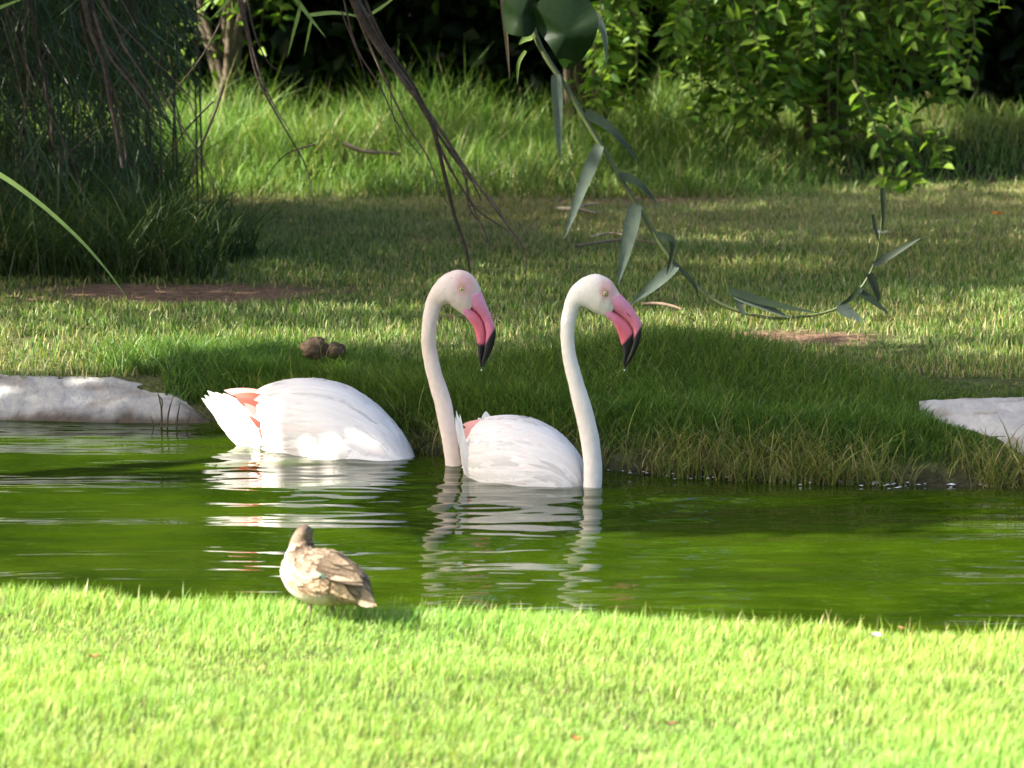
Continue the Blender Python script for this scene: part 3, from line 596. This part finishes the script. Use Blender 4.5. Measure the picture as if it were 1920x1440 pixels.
# low dense hedge closing the view under the crowns
R = np.random.RandomState(50)
for i, x_ in enumerate(np.linspace(-5.4, 5.4, 7)):
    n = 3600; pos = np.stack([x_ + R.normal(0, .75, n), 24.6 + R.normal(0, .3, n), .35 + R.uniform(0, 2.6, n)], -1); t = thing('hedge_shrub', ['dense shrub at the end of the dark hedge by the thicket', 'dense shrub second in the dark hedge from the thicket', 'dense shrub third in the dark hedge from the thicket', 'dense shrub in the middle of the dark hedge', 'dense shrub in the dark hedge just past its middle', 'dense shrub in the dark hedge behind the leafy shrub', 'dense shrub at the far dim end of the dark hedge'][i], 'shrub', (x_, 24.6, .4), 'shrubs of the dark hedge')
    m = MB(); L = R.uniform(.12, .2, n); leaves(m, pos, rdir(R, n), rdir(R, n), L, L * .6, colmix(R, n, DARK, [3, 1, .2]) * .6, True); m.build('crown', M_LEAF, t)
    m = MB(); tube(m, [(x_, 24.7, .3), (x_ + .1, 24.65, 1.2), (x_ - .1, 24.6, 2.4)], [.06, .045, .02], 7, (.08, .06, .045)); m.build('trunk', M_BARK, t)

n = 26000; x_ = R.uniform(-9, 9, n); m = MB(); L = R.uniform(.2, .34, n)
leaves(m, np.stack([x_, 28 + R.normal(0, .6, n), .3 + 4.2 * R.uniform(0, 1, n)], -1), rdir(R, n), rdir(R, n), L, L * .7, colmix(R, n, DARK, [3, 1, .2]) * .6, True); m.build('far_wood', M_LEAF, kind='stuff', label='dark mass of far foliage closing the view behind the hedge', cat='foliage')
# ------------------------------------------------------------------ leafy shrubs with drooping sprays
LEAFMESH = {}
def leaf_mesh(i, col):
    if i not in LEAFMESH:
        m = MB(); leaves(m, np.zeros((1, 3)), np.array([[1., 0, 0]]), np.array([[0., 0, 1]]), np.ones(1), np.array([.92]), np.array([col]), False); LEAFMESH[i] = m.mesh('leaf', M_LEAF)
    return LEAFMESH[i]
def shrub(label, sprays, seed, leafL, nobj, base):
    """sprays: list of (start point, end point, sag, leaf count)"""
    R = np.random.RandomState(seed); t = thing('leafy_shrub', label, 'shrub', base, 'leafy shrubs behind the tall grass')
    pos, dd, up = [], [], []
    for si, (a, b, sag, nl) in enumerate(sprays):
        a = np.array(a, float); b = np.array(b, float); mid = (a + b) / 2 + np.array([R.normal(0, .06), R.normal(0, .06), sag])
        c = catmull([a, mid, b], 8); m = MB(); tube(m, [a, mid, b], [.009, .006, .002], 5, (.11, .12, .04), 6); m.build('twig', M_BARK, t)
        tt = np.linspace(.08, 1, nl) * (len(c) - 1.001); i = tt.astype(int); p = c[i] + (c[np.minimum(i + 1, len(c) - 1)] - c[i]) * (tt - i)[:, None]; tg = nrm(np.gradient(c, axis=0))[i]
        s = nrm(np.cross(tg, rdir(R, nl) * .35 + np.array([0, -1, .2]))) * np.where(np.arange(nl) % 2, 1, -1)[:, None]
        pos.append(p); dd.append(nrm(s + tg * .55 + R.normal(0, .35, (nl, 3)) + np.array([0, -.25, .05]))); up.append(R.normal(0, .45, (nl, 3)) + np.array([-.35, -.35, .8]))
    # stems from the root to the sprays
    for k in range(6):
        e = np.array(sprays[k * len(sprays) // 6][0]); m = MB(); b0 = np.array(base, float) + (R.normal(0, .08), R.normal(0, .08), 0)
        tube(m, [b0, b0 * .6 + e * .4 + (0, 0, .3), e], [.03, .02, .009], 6, (.10, .08, .055)); m.build('stem', M_BARK, t)
    pos, dd, up = map(np.concatenate, (pos, dd, up)); n = len(pos); L = R.uniform(.65, 1.3, n) * leafL
    px, py = toPX(pos); vis = (px > -40) & (px < 1960) & (py > -60); order = np.argsort(pos[:, 1] - L * 2 + np.where(vis, 0, 100)); top = order[:nobj]; rest = order[nobj:]
    for i in top:
        d = dd[i]; s = nrm(np.cross(d, up[i])); u = np.cross(s, d); k = R.randint(5)
        o = bpy.data.objects.new('leaf', leaf_mesh(k, SHR[k])); link(o, t)
        M = Matrix(((d[0], s[0], u[0], 0), (d[1], s[1], u[1], 0), (d[2], s[2], u[2], 0), (0, 0, 0, 1))); M = M @ Matrix.Diagonal((L[i], L[i] * .55, L[i], 1)); M.translation = Vector(pos[i] - np.array(base)); o.matrix_basis = M
    if len(rest):
        m = MB(); leaves(m, pos[rest], dd[rest], up[rest], L[rest], L[rest] * .5, colmix(R, len(rest), SHR, [1] * 5), False); m.build('foliage', M_LEAF, t, kind='stuff')
    return t
R = np.random.RandomState(60)
def spray_from(px0, py0, px1, py1, D, sag=.1, nl=22): return (P(px0, py0, D + .15), P(px1, py1, D), sag, nl)
sp = []
# big right shrub: arching sprays, hanging down to the lawn around px 1650
for k in range(120):
    cx = R.uniform(1265, 1790); lim = np.interp(cx, [1250, 1300, 1420, 1560, 1640, 1700, 1800], [130, 230, 270, 300, 330, 300, 200]); y1 = lim * R.uniform(.1, 1.0) ** .8; D = R.uniform(20.2, 21.3)
    sp.append(spray_from(cx + R.normal(30, 40), y1 - R.uniform(140, 320), cx, y1, D, .06, R.randint(16, 30)))
for (a, b, c, d, D) in ((1360, 90, 1340, 235, 20.1), (1400, 40, 1265, 60, 20.2), (1745, -60, 1780, 145, 20.0), (1600, 150, 1660, 355, 20.0), (1680, 180, 1700, 300, 20.05), (1720, 250, 1770, 315, 20.1), (1640, 330, 1700, 365, 19.95), (1420, 20, 1440, 130, 20.1), (1320, -20, 1275, 110, 20.1), (1300, 10, 1258, 90, 20.15)):
    sp.append((P(a, b, D + .1), P(c, d, D), .03, 20))
for k in range(90):           # upper part, seen mirrored in the pond
    cx = R.uniform(.6, 3.0); z1 = R.uniform(1.2, 2.5); sp.append(((cx + R.normal(0, .2), 20.9 + R.normal(0, .4), z1 + R.uniform(.3, .8)), (cx, 20.5 + R.normal(0, .35), z1), .08, 24))
shrub('large leafy shrub with small bright leaves, drooping sprays reaching the dry lawn', sp, 61, .095, 300, (1.9, 21.4, .45))
sp = []
for k in range(26):
    cx = R.uniform(1090, 1195); y1 = R.uniform(0, 255); D = R.uniform(20.3, 21.0); sp.append(spray_from(cx + R.normal(0, 20), y1 - R.uniform(120, 260), cx, y1, D, .03, R.randint(12, 20)))
for k in range(60):
    cx = R.uniform(-.9, .9); z1 = R.uniform(1.35, 2.3); sp.append(((cx + R.normal(0, .2), 21.2 + R.normal(0, .4), z1 + R.uniform(.3, .8)), (cx, 20.9 + R.normal(0, .35), z1), .08, 24))
shrub('slender leafy shrub whose bright hanging sprays drop behind the reed shoot', sp, 62, .095, 260, (.45, 21.6, .45))
sp = []
for k in range(22):
    cx = R.uniform(285, 545); y1 = R.uniform(-20, 150) * np.interp(cx, [285, 400, 545], [1, 1, .5]); D = R.uniform(21.5, 22.3); sp.append(spray_from(cx + R.normal(0, 25), y1 - R.uniform(120, 260), cx, y1, D, .03, R.randint(10, 18)))
for k in range(60):
    cx = R.uniform(-3.0, -.9); z1 = R.uniform(1.3, 2.1); sp.append(((cx + R.normal(0, .2), 22.2 + R.normal(0, .4), z1 + R.uniform(.3, .8)), (cx, 21.9 + R.normal(0, .35), z1), .08, 24))
shrub('leafy shrub half hidden behind the drooping dry branches', sp, 63, .085, 200, (-1.7, 21.9, .45))
# ------------------------------------------------------------------ drooping bare branches
BK = [(.075, .055, .045), (.10, .075, .058), (.06, .045, .036)]
def twig_pts(pxs, D0, D1):
    n = len(pxs); D = np.linspace(D0, D1, n); return [P(a, b, d) for (a, b), d in zip(pxs, D)]
def droop(label, lines, D, seed, group='dry branches drooping from overhead', hang=(-2.2, 3.6)):
    """lines: polylines in the photograph with start and end thickness; all hang from one stem above the picture"""
    R = np.random.RandomState(seed); top = P(lines[0][0][0][0], lines[0][0][0][1], D); root_p = np.array([top[0] + hang[0] * .35, D + .2, hang[1]])
    t = thing('dry_branch', label, 'branch', tuple(root_p), group)
    m = MB(); tube(m, [root_p + np.array([hang[0] * .6, .3, .25]), root_p, top * .4 + root_p * .6 + (0, 0, .1), top + (0, 0, .02)], [.03, .024, .015, .008], 8, BK[0]); m.build('stem', M_BARK, t)
    for ln, r0, r1 in lines:
        dd = R.uniform(-.12, .12); p = twig_pts(ln, D + dd * .3, D + dd); p = [q + R.normal(0, .006, 3) * (i > 0) for i, q in enumerate(p)]
        m = MB(); tube(m, p, np.linspace(r0, r1, len(p)) * .75 / (F_PX / D), 6, np.array(BK[R.randint(3)]) * R.uniform(.8, 1.3)); m.build('twig', M_BARK, t)
    return t
droop('dry branch of long fanned twigs drooping behind the flamingo heads', [
    ([(648, -30), (700, 70), (760, 150), (800, 220), (825, 300), (850, 400), (868, 470), (884, 512)], 9, 3.2), ([(652, -30), (715, 85), (775, 175), (815, 240), (860, 320), (880, 390), (905, 430), (918, 462)], 6, 1.8),
    ([(655, -30), (725, 95), (790, 190), (835, 260), (880, 320), (930, 395), (965, 445), (985, 468)], 7, 1.8), ([(645, -30), (690, 80), (735, 170), (770, 240), (800, 290), (830, 360), (842, 380)], 4, 1.2),
    ([(675, -20), (725, 75), (775, 160), (808, 225), (850, 290), (885, 335), (900, 378)], 5, 1.5), ([(640, -20), (665, 90), (715, 160), (745, 230), (775, 280), (793, 290)], 3, 1),
    ([(808, 225), (838, 300), (880, 370), (905, 400), (950, 430), (985, 475), (983, 525)], 3.4, 1.2), ([(800, 215), (842, 310), (890, 400), (912, 455)], 2.8, 1), ([(860, 320), (920, 375), (960, 425), (978, 452)], 2, .9),
    ([(690, 90), (725, 150), (735, 215), (755, 285)], 2.2, .8), ([(880, 385), (905, 393), (920, 400)], 3, 1.2), ([(640, 20), (668, 110), (690, 140)], 2, .8)], 14.9, 1)
droop('stout grey dry branch hanging in the dark thicket with a frayed end', [
    ([(52, -30), (70, 60), (85, 140), (98, 210), (118, 250), (135, 300), (155, 360)], 6, 2.4), ([(98, 205), (100, 260), (112, 290), (120, 325)], 6, 2), ([(100, 215), (120, 270), (128, 300), (140, 340)], 4, 1.4), ([(10, 10), (40, 90), (52, 150), (44, 250), (38, 280)], 4, 2),
    ([(55, -20), (50, 70), (55, 130), (80, 180), (92, 200)], 3, 2), ([(130, 285), (170, 260), (205, 230)], 2, .8), ([(140, 305), (180, 290), (210, 270)], 2, .8), ([(2, 30), (25, 110), (45, 200)], 2, 1)], 16.4, 2)
droop('thick dark dry branch hanging in the thicket, broken off near the grass', [
    ([(150, -30), (172, 60), (190, 120), (208, 180), (222, 240), (232, 320)], 8, 5), ([(165, -30), (180, 60), (196, 120), (215, 170), (228, 240), (240, 300)], 6, 3), ([(175, 20), (205, 100), (240, 150), (270, 200), (300, 245)], 5, 2), ([(190, 0), (235, 90), (275, 150), (320, 230)], 5, 1.6), ([(180, 60), (232, 130), (285, 200), (300, 240)], 5, 1.6),
    ([(150, 20), (170, 110), (185, 150), (190, 200)], 5, 2.5)], 16.0, 3)
droop('thin dry branch of fine crossing twigs hanging over the lit tall grass', [
    ([(440, -30), (462, 70), (480, 140), (510, 200), (545, 260), (575, 310), (588, 385)], 4.5, 1.3), ([(448, -30), (468, 60), (492, 140), (520, 195), (545, 245)], 4, 1.2), ([(460, -20), (480, 70), (505, 120), (530, 140)], 3, 1),
    ([(300, 170), (330, 220), (370, 285), (395, 330), (402, 370)], 3, 1), ([(420, 160), (400, 220), (385, 260), (370, 290), (366, 360)], 4, 1.4), ([(400, 190), (350, 240), (310, 300), (300, 340)], 2.6, 1), ([(590, 270), (540, 290), (505, 320), (497, 345)], 2, .8),
    ([(200, 20), (290, 110), (340, 170), (375, 240)], 2.2, .9), ([(320, 50), (300, 110), (290, 160)], 2, .8), ([(415, 40), (380, 100), (330, 170), (305, 200)], 2.4, 1), ([(370, 290), (385, 310), (404, 360)], 2, .8)], 15.6, 4)
droop('wispy dry branch crossing the gap between thicket and shrub', [
    ([(250, -30), (300, 30), (370, 80), (410, 100)], 3, 1), ([(305, -20), (330, 15), (360, 25), (400, 0)], 3, 1.4), ([(230, -30), (262, 30), (290, 110), (300, 160)], 4, 1.2), ([(270, -30), (250, 40), (262, 90)], 3, 1), ([(345, -30), (350, 40), (340, 90)], 2.4, .9), ([(430, -30), (400, 60), (360, 130)], 2.4, .9)], 17.2, 5)

# fine hanging stems filling the thicket: dead reed culms
R = np.random.RandomState(70)
for k in range(24):
    x_ = R.uniform(-3.4, -1.55); y_ = R.uniform(16.2, 19.6); zt = R.uniform(2.2, 3.8); b = np.array([x_, y_, gz(x_, y_)])
    t = thing('reed_culm', 'thin upright dead reed stem in the dark thicket', 'reed', tuple(b), 'dead reed stems in the thicket')
    m = MB(); lx, ly = R.normal(0, .35), R.normal(0, .2); tube(m, [b, b + (lx * .2, ly * .2, zt * .4), b + (lx, ly, zt)], [.006, .005, .002], 5, np.array([.05, .045, .03]) * R.uniform(.6, 1.3), 4); st = m.build('culm', M_REED, t)
    n = 9; tt = R.uniform(.15, .95, n); p = b + np.stack([lx * tt ** 1.5, ly * tt ** 1.5, zt * tt], -1); L = R.uniform(.25, .5, n)
    m = MB(); leaves(m, p, np.stack([R.normal(0, .7, n), R.normal(0, .7, n), R.uniform(-.9, .2, n)], -1), np.tile([0, 0, 1.], (n, 1)), L, L * .022, colmix(R, n, [(.03, .055, .02), (.06, .09, .03), (.09, .08, .045)], [3, 2, 1]), False); m.build('reed_leaves', M_REED, t)
thicket = grow_tree('thicket_tree', 'dense dark tree crown above the dead reeds in the thicket', (-3.3, 18.4, .25), (-2.9, 17.6, 3.4), (1.5, 1.8, 1.5), 190, 70, .12, 71, masked=True, limbs=10, cols=DARK, trunk_r=.1)

m = MB(); n = 19000; R = np.random.RandomState(73); x_ = R.uniform(-3.9, -1.5, n) - .25 * R.uniform(size=n); y_ = R.uniform(16.4, 19.2, n); z_ = R.uniform(.5, 2.6, n); L = R.uniform(.2, .5, n)
k = x_ < -1.5 - .22 * (y_ - 16) * .5 + .25 * (fbm(z_ * 3, y_ * 2, 74) - .5) + .25 * (z_ - 1.3); x_, y_, z_, L = x_[k], y_[k], z_[k], L[k]; n = len(x_)
leaves(m, np.stack([x_, y_, z_], -1), np.stack([R.normal(.2, .6, n), R.normal(0, .5, n), np.full(n, -1.)], -1), rdir(R, n), L, L * .02, colmix(R, n, [(.03, .07, .022), (.045, .085, .025), (.06, .05, .035)], [3, 2, 1]), True); m.build('hanging_foliage', M_REED, thicket, kind='stuff')
# ------------------------------------------------------------------ reed shoot hanging into the picture
def strap(m, pts, w, col, n=12, twist=0.0, up=(0, -1, .3), prof='reed'):
    """long flat leaf along a curve with a keeled cross section"""
    c = catmull(pts, max(2, n // (len(pts) - 1))); k = len(c); t = np.linspace(0, 1, k); tg = nrm(np.gradient(c, axis=0))
    s = nrm(np.cross(tg, np.tile(np.asarray(up, float), (k, 1)))); u = np.cross(s, tg); a = twist * t
    s2 = s * np.cos(a)[:, None] + u * np.sin(a)[:, None]; u2 = np.cross(s2, tg)
    pr = np.clip(np.sin(np.clip(t * .9 + .1, 0, 1) ** .62 * math.pi), 0, 1) ** .75 if prof == 'reed' else np.clip(np.sin(t * math.pi) ** .5, 0, 1); pr = np.maximum(pr, .03)
    hw = (w * .5 * pr)[:, None]; v = np.stack([c - s2 * hw, c - u2 * hw * .22, c + s2 * hw], 1)
    m.add(v, grid_faces(k, 3, False), None, col)
t = thing('reed_shoot', 'green reed shoot arching down and up again with drooping blade leaves', 'reed', tuple(P(1000, 60, 14.3)))
D = 14.3; stem = [(960, -260), (985, -60), (1003, 65), (1062, 165), (1125, 270), (1190, 378), (1262, 490), (1335, 560), (1400, 588), (1470, 597), (1560, 582), (1610, 545), (1640, 492), (1650, 440), (1655, 385)]
m = MB(); tube(m, [(-2.7, 17.0, 3.6), (-1.5, 16.0, 3.7), (-.5, 15.0, 3.2)] + [P(a, b, D) for a, b in stem], np.interp(np.arange(len(stem) + 3), [0, 7, 11, 15, 17], [.016, .011, .007, .004, .002]), 8, (.10, .125, .05)); m.build('stem', M_REED, t)
GR = (.10, .13, .10); DK = (.022, .036, .016); LG = (.16, .24, .06)  # the dark leaves carry shade in their near-black green
for (pts, w, col, tw) in (([(1042, 140), (1046, 200), (1050, 305)], 25, GR, .2), ([(1098, 210), (1150, 245), (1200, 306)], 24, DK, .8), ([(1124, 272), (1092, 350), (1058, 448)], 28, GR, .1), ([(1163, 328), (1200, 345), (1234, 384)], 21, DK, .9), ([(1192, 384), (1178, 450), (1158, 535)], 34, GR, .1),
    ([(1232, 440), (1262, 455), (1250, 515)], 18, DK, .2), ([(1268, 497), (1225, 535), (1180, 572)], 26, GR, .3), ([(1378, 552), (1425, 570), (1482, 597)], 24, GR, .3), ([(1366, 544), (1450, 570), (1540, 588)], 20, DK, .7), ([(1384, 556), (1388, 575), (1397, 595)], 16, GR, .1),
    ([(1572, 572), (1595, 588), (1628, 610)], 28, GR, .2), ([(1615, 540), (1595, 560), (1575, 572)], 14, DK, .5), ([(1612, 545), (1640, 566), (1668, 590)], 18, DK, .5), ([(1630, 513), (1642, 540), (1648, 568)], 19, DK, .3), ([(1638, 497), (1680, 472), (1727, 446)], 17, DK, .4),
    ([(1655, 352), (1657, 395), (1655, 436)], 13, DK, .1), ([(1637, 402), (1642, 430), (1649, 457)], 9, DK, .1), ([(1262, 490), (1300, 530), (1310, 560)], 10, DK, .4),
    ([(1112, 20), (1132, 60), (1138, 125)], 16, GR, .3), ([(940, -20), (948, 60), (956, 150)], 11, (.22, .16, .10), .2), ([(985, 95), (972, 120), (970, 160)], 9, LG, .2), ([(998, 68), (985, 72), (972, 84)], 17, LG, .2)):
    m = MB(); strap(m, [P(a, b, D - .02) for a, b in pts], w * .85 / (F_PX / D), np.array(col) * np.random.RandomState(int(w * 7 + pts[0][0])).uniform(.75, 1.2), 12, tw); m.build('leaf', M_REED, t)
# broad leaves at the top of the frame, shade put into their colour
t = thing('broad_leaf_sprig', 'big dark rounded leaves hanging at the head of the reed shoot', 'leaves', tuple(P(1050, -120, 14.1)))
m = MB(); tube(m, [(-1.5, 16.0, 3.7), (-.3, 14.8, 3.2), P(1050, -260, 14.1), P(1048, -120, 14.1), P(1040, -20, 14.1)], [.010, .009, .008, .006, .004], 6, (.08, .10, .04)); m.build('stem', M_REED, t)
for (bx, by, pts, th) in ((1045, -20, [(1000, 8), (998, 40), (1012, 62), (1028, 82), (1045, 110), (1060, 130), (1082, 122), (1100, 100), (1114, 75), (1122, 40), (1112, 12), (1080, -30)], .012), (985, -40, [(944, -10), (943, 25), (948, 58), (965, 66), (990, 68), (1003, 55), (1004, 20), (1004, -20)], .01)):
    ps = [P(a, b, 14.1) + np.array([0, .03 * math.sin(i * 1.3), 0]) for i, (a, b) in enumerate(pts)]; c = np.mean(ps, 0) + np.array([0, -.03, 0]); k = len(ps); base = P(bx, by, 14.12)
    ring = catmull(ps + [base], 3); k = len(ring); inner = (ring * .5 + c * .5) + np.array([0, -.008, 0]); m = MB()
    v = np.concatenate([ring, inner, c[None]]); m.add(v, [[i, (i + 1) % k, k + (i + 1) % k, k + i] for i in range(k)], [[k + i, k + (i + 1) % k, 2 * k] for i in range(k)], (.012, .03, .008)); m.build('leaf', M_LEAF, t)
# lit reed leaves at the upper left
t = thing('reed_shoot', 'short lit reed tip with narrow yellow green blades above the tall grass', 'reed', tuple(P(560, -150, 15.2)))
m = MB(); tube(m, [(-2.6, 17.0, 3.5), (-1.6, 15.9, 3.3), P(545, -300, 15.2), P(552, -120, 15.2), P(562, 25, 15.2)], [.010, .009, .008, .006, .002], 6, (.14, .18, .06)); m.build('stem', M_REED, t)
for (pts, w) in (([(550, -10), (575, 25), (612, 72)], 8), ([(564, 10), (552, 55), (539, 108)], 7), ([(584, 36), (577, 70), (570, 106)], 5), ([(580, 28), (630, 24), (690, 34)], 8), ([(432, -5), (415, 15), (394, 37)], 6), ([(-10, 18), (15, 8), (48, -4)], 7), ([(690, 30), (720, 10), (760, -20)], 6)):
    m = MB(); strap(m, [P(a, b, 15.2) for a, b in pts], w / (F_PX / 15.2), (.20, .29, .06), 10, .3); m.build('leaf', M_REED, t)
# tall reed beyond the left edge with one long arching leaf
b = np.array([-2.75, 13.9, gz(-2.75, 13.9)]); t = thing('reed_plant', 'reed at the water edge with one long sunlit leaf arching over the lawn', 'reed', tuple(b))
m = MB(); tube(m, [b, b + (.05, 0, .6), b + (.15, 0, 1.5)], [.012, .010, .005], 8, (.14, .18, .06)); m.build('stem', M_REED, t)
D = 13.8
for pts, w in (([(-260, 270), (-90, 285), (0, 328), (70, 378), (140, 440), (195, 500), (238, 558)], 11), ([(-270, 300), (-200, 330), (-120, 420), (-80, 520)], 16), ([(-300, 200), (-330, 220), (-420, 330)], 16), ([(-280, 100), (-220, 80), (-140, 130)], 15)):
    m = MB(); strap(m, [P(a_, b_, D) for a_, b_ in pts], w / (F_PX / D), (.20, .29, .075), 26, .25, up=(.2, -.8, .5)); m.build('leaf', M_REED, t)

# ------------------------------------------------------------------ small things on the ground
def stub_plant():
    b = G(310, 797, 0); t = thing('water_stems', 'cluster of short dark stems rising from the water by the long concrete rim', 'stems', (b[0], b[1] - .06, -.05))
    for pts, w in (([(302, 815), (303, 770), (296, 736)], 2.2), ([(312, 815), (316, 775), (325, 742)], 1.8), ([(330, 812), (333, 780), (338, 756)], 1.8), ([(285, 812), (288, 800), (282, 780)], 1.4), ([(296, 740), (304, 752), (303, 775)], 1.4), ([(345, 812), (352, 790), (360, 775)], 1.2)):
        m = MB(); tube(m, [P(x_, y_, b[1] - .06) for x_, y_ in pts], np.array([1, .9, .4]) * w / (F_PX / 13), 6, (.085, .065, .04)); m.build('stem', M_BARK, t)
stub_plant()
def stick(label, pts, r, z=.26, col=(.30, .235, .17), D=None):
    p = [G(a, b_, z) if D is None else P(a, b_, D) for a, b_ in pts]; p = [np.array([q[0], q[1], q[2] + dz]) for q, dz in zip(p, np.linspace(.0, .02, len(p)))]
    t = thing('fallen_stick', label, 'stick', tuple(p[0]), 'sticks lying on the far lawn'); m = MB(); tube(m, p, np.array([1, .95, .8, .5][:len(p)]) * r, 7, col); m.build('shaft', M_BARK, t); return t, p
t, p = stick('grey crooked stick lying in the tall grass', [(643, 268), (675, 284), (710, 290), (752, 294)], .013, D=20.3, col=(.20, .155, .11))
for q in range(0): pass
t, p = stick('forked bleached stick lying on the dry lawn', [(1042, 392), (1075, 394), (1100, 400), (1118, 408)], .012)
m = MB(); tube(m, [p[1], p[1] + (.09, .06, .02), p[2] + (.07, .08, .03)], [.009, .008, .004], 6, (.32, .25, .19)); m.build('fork', M_BARK, t)
t, p = stick('thin bowed brown stick behind the reed shoot leaves', [(1080, 462), (1135, 455), (1190, 455), (1245, 468)], .007, col=(.20, .14, .10))
t, p = stick('thin pale bowed stick above the brown one', [(1105, 446), (1140, 440), (1165, 444), (1180, 452)], .006)
t, p = stick('short dark stick beside the drooping grey reed leaf', [(1205, 570), (1235, 572), (1262, 580), (1280, 590)], .007, col=(.14, .10, .075))
def fallen(label, px, py, z, size, col, seed, cat='leaf', name='fallen_leaf'):
    R = np.random.RandomState(seed); c = G(px, py, z); c[2] = gz(c[0], c[1]) + z - (gz(c[0], c[1])) if False else z
    t = bpy.data.objects.new; k = 11; a = np.arange(k) / k * 6.283; r = size * R.uniform(.75, 1.2, k)
    ring = c + np.stack([r * np.cos(a), r * .8 * np.sin(a), size * .45 * np.abs(np.sin(a + R.uniform(0, 3))) + .003], -1)
    inner = c + np.stack([r * .5 * np.cos(a), r * .4 * np.sin(a), np.full(k, size * .12)], -1)
    v = np.concatenate([ring, inner, [c]]); m = MB().add(v, [[i, (i + 1) % k, k + (i + 1) % k, k + i] for i in range(k)], [[k + i, k + (i + 1) % k, 2 * k] for i in range(k)], col)
    ln = thing(name, label, cat, tuple(c), 'fallen leaves on the lawns'); m.build('blade', M_LITTER, ln)
    m = MB(); tube(m, [c, c + (size * .9, 0, size * .3), c + (size * 1.6, size * .2, size * .2)], [size * .06, size * .05, size * .04], 5, np.array(col) * .7); m.build('stalk', M_LITTER, ln)
fallen('orange brown curled dead leaf on the near lawn', 1080, 1388, .125, .018, (.42, .17, .06), 1)
fallen('dark brown shrivelled dead leaf on the near lawn, past the orange one', 1256, 1360, .125, .017, (.16, .09, .045), 2)
fallen('small reddish brown dead leaf alone on the near lawn below the duck', 176, 1233, .125, .014, (.30, .13, .06), 3)
fallen('pale whitish petal at the near lawn edge', 1640, 1194, .14, .013, (.75, .70, .66), 4)
fallen('bright orange leaf on the dim lawn under the shrub', 1870, 402, .30, .026, (.75, .22, .03), 5)
fallen('pale dry leaf at the foot of the lowest shrub spray', 1652, 438, .28, .03, (.60, .58, .55), 6)
fallen('small tan dead leaf in the lawn edge tuft', 1690, 1180, .13, .010, (.45, .25, .13), 7)
def clump():
    c = G(608, 668, .24); t = thing('dry_clod', 'brown clod of dead roots lying in the lit lawn behind the flamingo back', 'clod', tuple(c)); R = np.random.RandomState(5)
    for (dx, sx, sz, col) in ((-.035, .05, .042, (.12, .085, .055)), (.04, .035, .03, (.08, .058, .04))):
        th = np.linspace(0, math.pi, 9); a = np.arange(14) / 14 * 6.283; d = np.stack([np.outer(np.sin(th), np.cos(a)), np.outer(np.sin(th), np.sin(a)), np.outer(np.cos(th), np.ones(14))], -1)
        r = .7 + .6 * vnoise(d[..., 0] * 3 + dx * 99, d[..., 2] * 3 + d[..., 1] * 2, 3); v = d * r[..., None] * np.array([sx, sx * .8, sz]) + c + np.array([dx, 0, sz * .7])
        MB().add(v, grid_faces(9, 14), None, col).build('lump', M_GROUND, t)
    m = MB(); blades(m, np.tile(c, (40, 1)) + R.normal(0, .03, (40, 3)) * (1, 1, .2), R.uniform(.04, .09, 40), np.full(40, .004), R.uniform(0, 6.28, 40), R.uniform(.5, 1.1, 40), R.uniform(0, 6.28, 40), np.tile([.2, .15, .09], (40, 1)), np.tile([.3, .24, .15], (40, 1)), 3); m.build('dead_roots', M_GRASS, t)
clump()
# foam and bits of scum along the right bank
R = np.random.RandomState(90); m = MB()
for k in range(75):
    x_ = R.choice([.55, .85, 1.15, 1.3, 1.6, 2.1]) + R.normal(0, .12); y_ = y_far(x_) - .03 - abs(R.normal(0, .05)); s = R.uniform(.0015, .0055) * (2.2 if R.uniform() < .08 else 1); kk = 8; a = np.arange(kk) / kk * 6.283; r = s * R.uniform(.5, 1.3, kk)
    ring = np.stack([x_ + r * 1.6 * np.cos(a), y_ + r * np.sin(a), np.full(kk, .0035)], -1); m.add(np.concatenate([ring, [[x_, y_, .0035 + s * .5]]]), None, [[i, (i + 1) % kk, kk] for i in range(kk)], (.55, .57, .60))
m.build('pond_foam', M_FOAM, kind='stuff', label='small white flecks of foam floating along the far bank', cat='foam')
for k, o in enumerate(list(scn.objects)): pass
